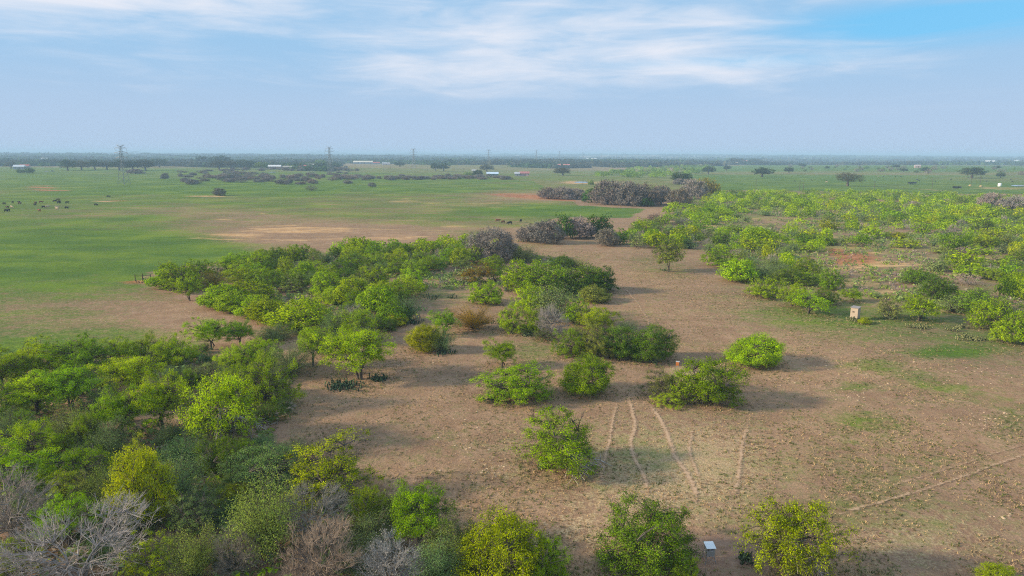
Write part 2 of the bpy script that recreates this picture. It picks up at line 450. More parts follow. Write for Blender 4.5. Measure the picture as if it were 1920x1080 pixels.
def ground_material():
    m, N, L = new_mat('pasture_ground')
    tc = N.new('ShaderNodeTexCoord'); P = tc.outputs['Object']

    def noise(scale, detail=5, rough=0.6, sc=(1, 1, 1), dist=0.0):
        mp = N.new('ShaderNodeMapping'); mp.inputs['Scale'].default_value = sc; L.new(P, mp.inputs[0])
        n = N.new('ShaderNodeTexNoise'); n.inputs['Scale'].default_value = scale; n.inputs['Detail'].default_value = detail
        n.inputs['Roughness'].default_value = rough; n.inputs['Distortion'].default_value = dist
        L.new(mp.outputs[0], n.inputs[0]); return n.outputs[0]

    def attr(k):
        a = N.new('ShaderNodeAttribute'); a.attribute_name = k; return a.outputs['Fac']

    def math_(op, a, b):
        n = N.new('ShaderNodeMath'); n.operation = op
        for i, v in enumerate((a, b)):
            if isinstance(v, (int, float)): n.inputs[i].default_value = v
            else: L.new(v, n.inputs[i])
        return n.outputs[0]

    def mr(v, a, b, c=0.0, d=1.0):
        n = N.new('ShaderNodeMapRange'); n.interpolation_type = 'SMOOTHSTEP'; L.new(v, n.inputs[0])
        for i, q in zip((1, 2, 3, 4), (a, b, c, d)): n.inputs[i].default_value = q
        return n.outputs[0]

    def mix(f, a, b, bt='MIX'):
        n = N.new('ShaderNodeMix'); n.data_type = 'RGBA'; n.blend_type = bt
        if isinstance(f, (int, float)): n.inputs[0].default_value = f
        else: L.new(f, n.inputs[0])
        for s, v in ((n.inputs[6], a), (n.inputs[7], b)):
            if isinstance(v, tuple): s.default_value = (*v, 1)
            else: L.new(v, s)
        return n.outputs[2]

    nb = noise(0.035, 6, 0.6)          # tens of metres
    nm = noise(0.30, 7, 0.68)          # a few metres
    nq = noise(0.75, 6, 0.66, (1, 1, 1), 0.4)   # patches of thatch
    nf = noise(1.9, 6, 0.72)           # tussocks
    nff = noise(7.0, 4, 0.75)          # stems
    nst = noise(0.09, 7, 0.70, (0.35, 1.3, 1), 0.6)
    # soil and thatch of the pasture
    soil = mix(mr(nm, 0.36, 0.66), (0.270, 0.165, 0.103), (0.365, 0.235, 0.150))
    soil = mix(mr(nq, 0.50, 0.66, 0, 0.7), soil, (0.215, 0.160, 0.078))
    soil = mix(mr(nf, 0.52, 0.66, 0, 0.75), soil, (0.165, 0.095, 0.052))
    soil = mix(mr(nff, 0.54, 0.66, 0, 0.75), soil, (0.52, 0.355, 0.215))
    soil = mix(mr(nff, 0.44, 0.36, 0, 0.6), soil, (0.125, 0.085, 0.042))
    # straw
    strawm = mr(math_('ADD', attr('straw'), math_('ADD', math_('MULTIPLY', math_('SUBTRACT', nf, 0.5), 2.0), math_('MULTIPLY', math_('SUBTRACT', nq, 0.5), 1.2))), 0.34, 0.85)
    straw = mix(mr(nff, 0.40, 0.62), (0.33, 0.225, 0.118), (0.62, 0.455, 0.275))
    c = mix(strawm, soil, straw)
    # bare pinkish earth
    barem = mr(math_('ADD', attr('bare'), math_('MULTIPLY', math_('SUBTRACT', nm, 0.5), 0.9)), 0.35, 0.75)
    bare = mix(mr(nf, 0.36, 0.66), (0.295, 0.175, 0.118), (0.390, 0.250, 0.175))
    bare = mix(mr(nff, 0.60, 0.70), bare, (0.19, 0.105, 0.062))
    c = mix(barem, c, bare)
    # green grass
    gs = math_('ADD', attr('green'), math_('ADD', math_('MULTIPLY', math_('SUBTRACT', nm, 0.5), 0.75), math_('MULTIPLY', math_('SUBTRACT', nst, 0.5), 1.1)))
    gs = math_('ADD', gs, math_('ADD', math_('MULTIPLY', math_('SUBTRACT', nf, 0.5), 0.9), math_('MULTIPLY', math_('SUBTRACT', nq, 0.5), 0.9)))
    greenm = mr(gs, 0.22, 0.95)
    grass = mix(mr(nst, 0.38, 0.66), (0.050, 0.152, 0.016), (0.120, 0.222, 0.010))
    grass = mix(mr(nf, 0.42, 0.66), grass, (0.055, 0.105, 0.018))
    grass = mix(mr(nm, 0.52, 0.68, 0, 0.5), grass, (0.130, 0.190, 0.026))
    grass = mix(mr(nq, 0.56, 0.70, 0, 0.35), grass, (0.180, 0.145, 0.060))
    grass = mix(mr(nb, 0.44, 0.70, 0, 0.5), grass, (0.165, 0.225, 0.012))
    c = mix(math_('MULTIPLY', greenm, 0.92), c, grass)
    # sand and red clay
    sandm = mr(math_('ADD', attr('sand'), math_('MULTIPLY', math_('SUBTRACT', nst, 0.5), 3.0)), 0.42, 0.85)
    sand = mix(mr(nm, 0.35, 0.65), (0.46, 0.27, 0.125), (0.58, 0.38, 0.20))
    c = mix(math_('MULTIPLY', sandm, 0.9), c, sand)
    redm = mr(math_('ADD', attr('red'), math_('MULTIPLY', math_('SUBTRACT', nm, 0.5), 0.9)), 0.30, 0.70)
    c = mix(math_('MULTIPLY', redm, 0.9), c, mix(mr(nm, 0.35, 0.7), (0.30, 0.105, 0.048), (0.46, 0.22, 0.11)))
    # large-scale unevenness of tone
    c = mix(1.0, c, mix(mr(nb, 0.3, 0.7), (0.86, 0.86, 0.88), (1.12, 1.10, 1.06)), 'MULTIPLY')
    p = N.new('ShaderNodeBsdfPrincipled'); p.inputs['Roughness'].default_value = 1.0; p.inputs['Specular IOR Level'].default_value = 0.05
    L.new(c, p.inputs['Base Color'])
    bh = math_('ADD', math_('MULTIPLY', nf, 0.25), math_('MULTIPLY', nff, 0.09))
    bm = N.new('ShaderNodeBump'); bm.inputs['Strength'].default_value = 0.65; bm.inputs['Distance'].default_value = 1.0
    L.new(bh, bm.inputs['Height']); L.new(bm.outputs[0], p.inputs['Normal'])
    o = N.new('ShaderNodeOutputMaterial'); L.new(p.outputs[0], o.inputs[0])
    return m


MAT['ground'] = ground_material()


def build_ground():
    neg = [-v for v in geom(260, 42000, 4, 1.13)][::-1]
    xs = np.concatenate([neg, np.arange(-258, 258.1, 2.0), geom(260, 42000, 4, 1.13)])
    ys = np.concatenate([[-v for v in geom(10, 9000, 6, 1.35)][::-1], np.arange(12, 150, 1.2), np.arange(150, 420, 2.2), geom(420, 42000, 3.0, 1.04)])
    X, Y = np.meshgrid(xs, ys)
    Z = terrain(X, Y)
    g, s, r, st, br = soil_cover(X.ravel(), Y.ravel())
    V = np.stack([X.ravel(), Y.ravel(), Z.ravel()], -1)
    ny, nx = X.shape
    i = np.arange(ny * nx).reshape(ny, nx)
    F = np.stack([i[:-1, :-1], i[:-1, 1:], i[1:, 1:], i[1:, :-1]], -1).reshape(-1, 4)
    me = make_mesh('ground', V, [F], {'green': g, 'sand': s, 'red': r, 'straw': st, 'bare': br}, True)
    o = obj('ground', me, MAT['ground']); tag(o, kind='structure')


build_ground()

# ------------------------------------------------------------------ trodden trails
def trail_material():
    m, N, L = new_mat('trodden_earth')
    tc = N.new('ShaderNodeTexCoord')
    n = N.new('ShaderNodeTexNoise'); n.inputs['Scale'].default_value = 2.4; n.inputs['Detail'].default_value = 6; n.inputs['Roughness'].default_value = 0.7
    L.new(tc.outputs['Object'], n.inputs[0])
    a = N.new('ShaderNodeAttribute'); a.attribute_name = 'var'
    s = N.new('ShaderNodeMath'); s.operation = 'ADD'; L.new(a.outputs['Fac'], s.inputs[0])
    k = N.new('ShaderNodeMath'); k.operation = 'MULTIPLY_ADD'; L.new(n.outputs[0], k.inputs[0]); k.inputs[1].default_value = 2.2; k.inputs[2].default_value = -1.1
    L.new(k.outputs[0], s.inputs[1])
    mr = N.new('ShaderNodeMapRange'); mr.interpolation_type = 'SMOOTHSTEP'; L.new(s.outputs[0], mr.inputs[0]); mr.inputs[1].default_value = 0.30; mr.inputs[2].default_value = 1.0; mr.inputs[4].default_value = 0.95
    rmp = N.new('ShaderNodeMix'); rmp.data_type = 'RGBA'; L.new(n.outputs[0], rmp.inputs[0])
    rmp.inputs[6].default_value = (0.42, 0.27, 0.165, 1); rmp.inputs[7].default_value = (0.56, 0.39, 0.26, 1)
    d = N.new('ShaderNodeBsdfDiffuse'); L.new(rmp.outputs[2], d.inputs[0])
    t = N.new('ShaderNodeBsdfTransparent')
    ms = N.new('ShaderNodeMixShader'); L.new(mr.outputs[0], ms.inputs[0]); L.new(t.outputs[0], ms.inputs[1]); L.new(d.outputs[0], ms.inputs[2])
    o = N.new('ShaderNodeOutputMaterial'); L.new(ms.outputs[0], o.inputs[0])
    return m


MAT['trail'] = trail_material()


def spline(P, n):
    P = np.asarray(P, float)
    d = np.concatenate([[0], np.cumsum(np.linalg.norm(np.diff(P, axis=0), axis=1))])
    t = np.linspace(0, d[-1], n)
    Q = np.stack([np.interp(t, d, P[:, k]) for k in range(P.shape[1])], -1)
    for _ in range(3):
        Q[1:-1] = 0.25 * Q[:-2] + 0.5 * Q[1:-1] + 0.25 * Q[2:]
    return Q


def trail(pts, width, strength, lift=0.05):
    P = np.array([at(a, b)[:2] for a, b in pts])
    n = max(8, int(np.linalg.norm(np.diff(P, axis=0), axis=1).sum() / 0.6))
    Q = spline(P, n)
    rng = np.random.default_rng(int(pts[0][0]))
    Q[:, 0] += np.interp(np.arange(n), np.arange(0, n + 6, 6), rng.normal(0, 0.10, len(np.arange(0, n + 6, 6))))
    T = nrmz(np.gradient(Q, axis=0)); B = np.stack([-T[:, 1], T[:, 0]], -1)
    offs = np.array([-1, -0.5, 0, 0.5, 1.0]) * width * 0.85
    X = Q[:, None, :] + B[:, None, :] * offs[None, :, None]
    Z = terrain(X[..., 0], X[..., 1]) + lift
    V = np.concatenate([X, Z[..., None]], -1)
    end = np.clip(np.minimum(np.arange(n), n - 1 - np.arange(n)) / 6.0, 0, 1)
    A = np.array([0.0, 0.52, 0.95, 0.52, 0.0])[None, :] * strength * end[:, None]
    i = np.arange(n * 5).reshape(n, 5)
    F = np.stack([i[:-1, :-1], i[:-1, 1:], i[1:, 1:], i[1:, :-1]], -1).reshape(-1, 4)
    me = make_mesh('trail', V.reshape(-1, 3), [F], {'var': A.ravel()})
    tag(obj('trail', me, MAT['trail']), kind='structure')


trail([(1178, 735), (1186, 765), (1190, 790), (1187, 808), (1182, 825), (1188, 850), (1203, 880), (1213, 912), (1222, 950)], 0.54, 1.04, 0.050)
trail([(1212, 752), (1232, 778), (1247, 800), (1257, 830), (1270, 860), (1290, 890), (1302, 925), (1306, 965)], 0.59, 1.10, 0.054)
trail([(1158, 748), (1152, 775), (1150, 800), (1147, 826), (1134, 860), (1128, 890), (1122, 930)], 0.52, 0.94, 0.058)
trail([(1303, 790), (1297, 815), (1295, 838), (1299, 868), (1312, 898), (1325, 925)], 0.50, 0.88, 0.062)
trail([(1404, 785), (1395, 825), (1388, 860), (1382, 905), (1374, 950)], 0.52, 0.94, 0.066)
trail([(1540, 975), (1640, 945), (1720, 922), (1800, 895), (1880, 868), (1990, 830)], 0.46, 0.80, 0.070)
trail([(1540, 952), (1600, 934), (1680, 909), (1760, 884), (1850, 856), (1960, 822)], 0.38, 0.60, 0.074)
trail([(1160, 530), (1178, 548), (1200, 575), (1215, 600), (1225, 640)], 0.55, 0.75, 0.078)
trail([(330, 575), (360, 588), (395, 602), (430, 622), (450, 650)], 0.7, 0.6, 0.082)
trail([(1265, 870), (1240, 890), (1180, 905), (1140, 925)], 0.40, 0.55, 0.086)
trail([(1690, 650), (1600, 690), (1500, 740), (1400, 790), (1330, 850)], 0.5, 0.42, 0.090)

# ------------------------------------------------------------------ plants: prototypes
def stems_of(rng, n, R, H, lean, top=0.62, rad=0.13, K=6):
    """curved main stems from the base into the crown: (n,K,3), (n,K)"""
    az = rng.uniform(0, 2 * math.pi) + np.arange(n) / n * 2 * math.pi + rng.normal(0, 0.35, n)
    t = np.linspace(0, 1, K)[None, :]
    reach = R * lean * rng.uniform(0.55, 1.1, n)[:, None]
    hz = H * top * rng.uniform(0.8, 1.15, n)[:, None]
    P = np.zeros((n, K, 3))
    P[..., 0] = np.cos(az)[:, None] * (0.05 + reach * t ** 1.35)
    P[..., 1] = np.sin(az)[:, None] * (0.05 + reach * t ** 1.35)
    P[..., 2] = -0.15 + (hz + 0.15) * t ** 0.85
    P[:, 1:] += rng.normal(0, 0.045 * R, (n, K - 1, 3)) * np.array([1, 1, 0.4])
    Rr = rad * rng.uniform(0.7, 1.1, n)[:, None] * (1 - 0.78 * t)
    return P, Rr


def crown_points(rng, n, R, H, lo, shape, lump=0.22, inner=0.35):
    """clump centres spread evenly over a lumpy dome; shape: round, umbrella, tall"""
    zc, up, dn, zmin = {'round': (0.40, 0.60, 0.40, -0.75), 'umbrella': (0.60, 0.40, 0.40, -0.70), 'tall': (0.46, 0.54, 0.40, -0.8)}[shape]
    m = n * 8
    z = rng.uniform(zmin, 1, m); az = rng.uniform(0, 2 * math.pi, m)
    q = np.sqrt(np.maximum(0, 1 - z * z))
    D = np.stack([q * np.cos(az), q * np.sin(az), z], -1)
    A = rng.normal(0, 1, (7, 3)) * np.array([2.1, 2.1, 2.3]); ph = rng.uniform(0, 6.28, 7)
    lm = 1 + lump * (np.sin(D @ A.T * 1.25 + ph).sum(1) * 0.42)
    rho = 1 - (1 - inner) * rng.uniform(0, 1, m) ** 1.8
    Pn = D * (lm * rho)[:, None]
    Pn = np.stack([Pn[:, 0] * R, Pn[:, 1] * R, zc * H + Pn[:, 2] * np.where(Pn[:, 2] > 0, up, dn) * H], -1)
    Pn = Pn[Pn[:, 2] > lo * H]
    mind = 0.62 * R * (3.2 / n) ** 0.42
    out = np.zeros((n, 3)); k = 0
    for p in Pn:
        if k >= n: break
        if k == 0 or ((out[:k] - p) ** 2).sum(1).min() > mind * mind:
            out[k] = p; k += 1
    out = out[:k]
    return out


def branch_to(rng, pts, SP, K=4, rad=0.045):
    """a branch from the closest stem point (below the clump) to each clump"""
    S = SP.reshape(-1, 3)
    start = np.zeros_like(pts)
    for i, p in enumerate(pts):
        dz = p[2] - S[:, 2]
        cost = np.linalg.norm(S - p, axis=1) + np.where(dz < 0.1, 3.0, 0) + 0.25 * np.abs(dz)
        start[i] = S[np.argmin(cost)]
    t = np.linspace(0, 1, K)[None, :, None]
    P = start[:, None, :] * (1 - t) + pts[:, None, :] * t
    bow = (t * (1 - t)) * np.linalg.norm(pts - start, axis=1)[:, None, None]
    P = P + bow * (rng.normal(0, 0.28, (len(pts), 1, 3)) + np.array([0, 0, 0.15]))
    Rr = rad * (1 - 0.72 * t[..., 0]) * rng.uniform(0.7, 1.2, len(pts))[:, None]
    return P, Rr


LEVELS = {'hi': (1.0, 1.0), 'mid': (0.30, 1.80), 'lo': (0.055, 3.9), 'min': (0.020, 6.0)}


def mesquite(seed, lod, R=3.0, H=4.8, lo=0.10, shape='round', clumps=105, per=120, leaf=(0.155, 0.062), cr=0.40, flat=0.72, nst=4, lean=0.5, bark_r=0.12, dead=0, inner=0.45, lump=0.22, twig=3, drop=0.0):
    rng = np.random.default_rng(seed)
    num, size = LEVELS[lod]
    if lod == 'min': clumps = int(clumps * 0.48)
    C = crown_points(rng, clumps, R - cr * 0.6, H - cr * 0.4, lo, shape, lump, inner)
    keep = rng.uniform(size=len(C)) > drop
    SP, SR = stems_of(rng, nst, R, H, lean, 0.66, bark_r)
    tr = Geo()
    tr.tubes(SP, SR, 6 if lod == 'hi' else 4, 0.5)
    if lod != 'min':
        sel = C if lod == 'hi' else C[::2]
        BP, BR = branch_to(rng, sel, SP, 4 if lod == 'hi' else 3)
        tr.tubes(BP, BR, 3, 0.4)
    tw_n = twig if lod == 'hi' else (2 if lod == 'mid' else 0)
    if tw_n:
        a = np.repeat(C, tw_n, 0)
        dirs = nrmz(nrmz(a - np.array([0, 0, H * 0.35])) * 0.6 + rng.normal(0, 0.55, a.shape))
        ln = rng.uniform(0.3, 0.8, len(a))[:, None]
        P = np.stack([a - dirs * ln * 0.3, a + dirs * ln * 0.4 + rng.normal(0, 0.05, a.shape), a + dirs * ln], 1)
        tr.tubes(P, np.broadcast_to(np.array([0.016, 0.011, 0.004]) * (1 if lod == 'hi' else 1.5), (len(a), 3)), 3, 0.7)
    dl = None
    if dead and lod != 'min':
        dl = Geo(); dead_branches(rng, dl, R, H, dead, lod)
    lf = Geo()
    Ck = C[keep]
    m = max(3, int(per * num))
    rad = cr * rng.uniform(0.65, 1.35, len(Ck))
    c = np.repeat(Ck, m, 0); rr = np.repeat(rad, m)[:, None]
    off = rng.normal(0, 0.58, c.shape)
    off *= rr * np.array([1, 1, flat])
    pos = c + off
    pos[:, 2] = np.maximum(pos[:, 2], 0.06)
    outw = nrmz(nrmz(off) * 0.6 + 0.7 * (c - np.array([0, 0, H * 0.4])) / R)
    nor = nrmz(outw * 0.75 + np.array([0, 0, 0.30]) + rng.normal(0, 0.55, c.shape))
    L_ = leaf[0] * size * rng.uniform(0.7, 1.35, len(c)); W_ = leaf[1] * size * rng.uniform(0.75, 1.3, len(c)) * (1.15 if lod != 'hi' else 1)
    cv = np.repeat(rng.uniform(0.15, 0.85, len(Ck)), m)
    lf.cards(pos, nor, L_, W_, rng, np.clip(cv + rng.normal(0, 0.2, len(c)), 0, 1))
    out = {'trunk': tr.mesh('trunk', True), 'crown': lf.mesh('crown'), 'W': 2 * R, 'H': H}
    if dl is not None: out['dead_limbs'] = dl.mesh('dead_limbs', True)
    return out


def dead_branches(rng, g, R, H, n, lod):
    """bare bleached limbs that stick out low on a tree"""
    az = rng.uniform(-1.7, 0.5, n)
    base = np.stack([np.cos(az) * 0.25, np.sin(az) * 0.25, rng.uniform(0.15, 0.45, n) * H], -1)
    tip = np.stack([np.cos(az) * R * rng.uniform(0.7, 1.15, n), np.sin(az) * R * rng.uniform(0.45, 0.85, n), rng.uniform(0.03, 0.4, n) * H], -1)
    t = np.linspace(0, 1, 5)[None, :, None]
    P = base[:, None] * (1 - t) + tip[:, None] * t + rng.normal(0, 0.10, (n, 5, 3)) * t
    g.tubes(P, np.array([0.075, 0.062, 0.048, 0.032, 0.012])[None] * np.ones((n, 1)), 4, 1.0)
    for f in (0.35, 0.5, 0.65, 0.8):
        k = 3
        s = np.repeat(base * (1 - f) + tip * f, k, 0)
        d = np.repeat(nrmz(tip - base), k, 0) * 0.6 + rng.normal(0, 0.55, (n * k, 3))
        ln = rng.uniform(0.4, 1.1, (n * k, 1))
        mid = s + d * ln * 0.5 + rng.normal(0, 0.07, s.shape)
        g.tubes(np.stack([s, mid, s + d * ln], 1), np.array([0.032, 0.022, 0.008])[None] * np.ones((n * k, 1)), 3, 1.0)


def brush(seed, lod, R=2.4, H=3.4, stems=90, per=170, leaf=(0.10, 0.042), fill=0.66, up=1.0, cr=0.22):
    """feathery many-stemmed brush: stems fan out from the base, small leaves along them"""
    rng = np.random.default_rng(seed)
    num, size = LEVELS[lod]
    az = rng.uniform(0, 2 * math.pi, stems)
    ti = np.arccos(rng.uniform(0.10, 1.0, stems)) * 0.98
    lm = 1 + 0.16 * np.sin(2 * az + rng.uniform(0, 6)) + 0.13 * np.sin(5 * az + 3 * ti + rng.uniform(0, 6)) + rng.normal(0, 0.07, stems)
    tip = np.stack([np.sin(ti) * np.cos(az) * R * lm, np.sin(ti) * np.sin(az) * R * lm, np.cos(ti) ** 0.75 * H * lm * up * 0.97 + 0.15], -1)
    K = 5
    t = np.linspace(0, 1, K)[None, :, None]
    ctrl = tip * np.array([0.32, 0.32, 0.62])
    P = 2 * t * (1 - t) * ctrl[:, None] + t * t * tip[:, None]
    P = P + rng.normal(0, 0.05, P.shape) * t
    tr = Geo()
    tr.tubes(P, np.array([0.045, 0.034, 0.024, 0.014, 0.005])[None] * rng.uniform(0.6, 1.2, (stems, 1)), 4 if lod == 'hi' else 3, 0.5)
    if lod in ('hi', 'mid'):
        k = 5 if lod == 'hi' else 2
        f = rng.uniform(0.35, 0.95, (stems, k))
        idx = f * (K - 1); i0 = np.floor(idx).astype(int); fr = (idx - i0)[..., None]
        S = np.take_along_axis(P, i0[..., None], 1) * (1 - fr) + np.take_along_axis(P, i0[..., None] + 1, 1) * fr
        S = S.reshape(-1, 3)
        d = np.repeat(nrmz(tip), k, 0) * 0.7 + rng.normal(0, 0.45, S.shape)
        ln = rng.uniform(0.3, 0.75, (len(S), 1))
        tr.tubes(np.stack([S, S + d * ln * 0.55, S + d * ln], 1), np.array([0.014, 0.009, 0.003])[None] * np.ones((len(S), 1)), 3, 0.8)
    lf = Geo()
    m = max(3, int(per * num))
    n = stems * m
    si = np.repeat(np.arange(stems), m)
    f = 1 - (1 - (1 - fill)) * (rng.uniform(0, 1, n) ** 1.15)
    f = np.clip(f, 0.3, 1.0)
    idx = f * (K - 1 - 1e-6); i0 = np.floor(idx).astype(int); fr = (idx - i0)[:, None]
    pos = P[si, i0] * (1 - fr) + P[si, i0 + 1] * fr
    off = rng.normal(0, 1, (n, 3)); off *= cr * (0.5 + 0.8 * f)[:, None] * (1 if lod == 'hi' else 1.2)
    pos = pos + off; pos[:, 2] = np.maximum(pos[:, 2], 0.05)
    nor = nrmz(nrmz(pos - np.array([0, 0, H * 0.3])) * 0.7 + np.array([0, 0, 0.2]) + rng.normal(0, 0.6, (n, 3)))
    cv = rng.uniform(0.2, 0.8, stems)[si]
    lf.cards(pos, nor, leaf[0] * size * rng.uniform(0.7, 1.4, n), leaf[1] * size * rng.uniform(0.7, 1.3, n), rng, np.clip(cv + rng.normal(0, 0.2, n), 0, 1))
    return {'trunk': tr.mesh('trunk', True), 'crown': lf.mesh('crown'), 'W': 2 * R * 1.05, 'H': H * 1.05}


def bare(seed, lod, R=2.8, H=3.8, stems=9, limbs=95, tw=11, thick=1.0, lo=0.15, spread='round', twl=0.8, leaves=0):
    """leafless tree or bush: stems, limbs and a haze of thin twigs"""
    rng = np.random.default_rng(seed)
    SP, SR = stems_of(rng, stems, R, H, 0.6, 0.72, 0.085 * thick)
    C = crown_points(rng, limbs, R, H, lo, spread, 0.16, 0.55)
    tr = Geo(); tr.tubes(SP, SR, 5, 0.6)
    BP, BR = branch_to(rng, C, SP, 4, 0.036 * thick)
    tr.tubes(BP, BR, 4, 0.6)
    k = {'hi': tw, 'mid': max(3, tw // 2), 'lo': 3, 'min': 2}[lod]
    wd = {'hi': 1.0, 'mid': 1.5, 'lo': 3.2, 'min': 6.0}[lod]
    cw = Geo()
    f = rng.uniform(0.35, 1.0, (len(C), k))
    idx = f * 2.999; i0 = np.floor(idx).astype(int); fr = (idx - i0)[..., None]
    S = (np.take_along_axis(BP, i0[..., None], 1) * (1 - fr) + np.take_along_axis(BP, i0[..., None] + 1, 1) * fr).reshape(-1, 3)
    out = nrmz(S - np.array([0, 0, H * 0.25]))
    d = nrmz(out * 0.75 + np.array([0, 0, 0.35]) + rng.normal(0, 0.5, S.shape))
    ln = twl * rng.uniform(0.5, 1.25, (len(S), 1))
    M1 = S + d * ln * 0.5 + rng.normal(0, 0.05, S.shape); E = S + d * ln
    cw.tubes(np.stack([S, M1, E], 1), np.array([0.013, 0.009, 0.004])[None] * wd * thick * np.ones((len(S), 1)), 3, np.repeat(rng.uniform(0.2, 1, len(S)), 9))
    if lod in ('hi', 'mid'):
        kk = 3 if lod == 'hi' else 1
        S2 = np.repeat(M1, kk, 0); d2 = nrmz(np.repeat(d, kk, 0) + rng.normal(0, 0.6, S2.shape)); l2 = np.repeat(ln, kk, 0) * rng.uniform(0.3, 0.7, (len(S2), 1))
        cw.tubes(np.stack([S2, S2 + d2 * l2], 1), np.array([0.008, 0.003])[None] * wd * thick * np.ones((len(S2), 1)), 3, np.repeat(rng.uniform(0.2, 1, len(S2)), 6))
    if leaves:
        n = leaves if lod == 'hi' else leaves // 3
        pk = rng.integers(0, len(E), n)
        pos = E[pk] + rng.normal(0, 0.22, (n, 3)); pos[:, 2] = np.maximum(pos[:, 2], 0.06)
        s = LEVELS[lod][1]
        cw.cards(pos, nrmz(rng.normal(0, 1, (n, 3)) + np.array([0, 0, 0.5])), 0.11 * s, 0.045 * s, rng, rng.uniform(0, 1, n))
    return {'trunk': tr.mesh('trunk', True), 'crown': cw.mesh('crown'), 'W': 2 * R * 1.06, 'H': H * 1.05}


def oak(seed, lod='lo', R=7.0, H=9.5, grey=False):
    """broad spreading oak with one stout trunk"""
    rng = np.random.default_rng(seed)
    C = crown_points(rng, 120, R - 0.8, H - 0.6, 0.20, 'umbrella', 0.15, 0.45)
    tr = Geo()
    t = np.linspace(0, 1, 4)[None, :]
    tp = np.zeros((1, 4, 3)); tp[..., 2] = -0.2 + 0.33 * H * t; tp[..., 0] = rng.normal(0, 0.1) * t
    tr.tubes(tp, 0.55 * (1.35 - 0.5 * t), 7, 0.4)
    SP, SR = stems_of(rng, 6, R, H * 0.75, 0.62, 0.75, 0.24); SP = SP + np.array([0, 0, 0.26 * H])
    tr.tubes(SP, SR, 5, 0.4)
    BP, BR = branch_to(rng, C, SP, 3, 0.09); tr.tubes(BP, BR, 3, 0.4)
    lf = Geo()
    m = 30 if lod == 'lo' else 60
    c = np.repeat(C, m, 0)
    off = rng.normal(0, 1, c.shape); off = nrmz(off) * rng.uniform(0.3, 1, (len(c), 1)) ** 0.5 * np.array([1.15, 1.15, 0.8])
    pos = c + off
    nor = nrmz(nrmz(off) * 0.8 + np.array([0, 0, 0.3]) + rng.normal(0, 0.5, c.shape))
    sz = 0.55 if lod == 'lo' else 0.38
    cv = np.repeat(rng.uniform(0.15, 0.85, len(C)), m)
    lf.cards(pos, nor, sz * rng.uniform(0.7, 1.3, len(c)), sz * (0.25 if grey else 0.6) * rng.uniform(0.7, 1.2, len(c)), rng, np.clip(cv + rng.normal(0, 0.2, len(c)), 0, 1))
    return {'trunk': tr.mesh('trunk', True), 'crown': lf.mesh('crown'), 'W': 2 * R * 1.05, 'H': H}


def greyoak(seed, lod):
    """leafless round-crowned tree whose fine twigs make a grey cloud"""
    rng = np.random.default_rng(seed)
    R, H = 3.6, 5.6
    SP, SR = stems_of(rng, 5, R, H, 0.55, 0.66, 0.16)
    C = crown_points(rng, 210, R - 0.2, H - 0.3, 0.05, 'round', 0.12, 0.5)
    tr = Geo(); tr.tubes(SP, SR, 5, 0.5)
    BP, BR = branch_to(rng, C, SP, 3, 0.05); tr.tubes(BP, BR, 3, 0.5)
    k = 44 if lod == 'mid' else 22
    S = np.repeat(C, k, 0) + rng.normal(0, 0.22, (len(C) * k, 3)); S[:, 2] = np.maximum(S[:, 2], 0.1)
    d = nrmz(nrmz(S - np.array([0, 0, H * 0.3])) * 0.5 + rng.normal(0, 0.65, S.shape))
    w = (0.028 if lod == 'mid' else 0.055)
    cw = Geo()
    L_ = rng.uniform(0.22, 0.5, len(S))
    # each twig spray is a slim blade
    r = rng.normal(size=S.shape); b = nrmz(np.cross(d, r))
    V = np.stack([S - b * w, S + b * w, S + d * L_[:, None] + b * w * 0.5, S + d * L_[:, None] - b * w * 0.5], 1)
    cv = np.repeat(np.repeat(rng.uniform(0.1, 0.9, len(C)), k), 4)
    cw.add(V.reshape(-1, 3), np.arange(len(S) * 4).reshape(-1, 4), a=np.clip(cv + rng.normal(0, 0.15, len(cv)), 0, 1))
    return {'trunk': tr.mesh('trunk', True), 'crown': cw.mesh('crown'), 'W': 2 * R * 1.05, 'H': H * 1.03}


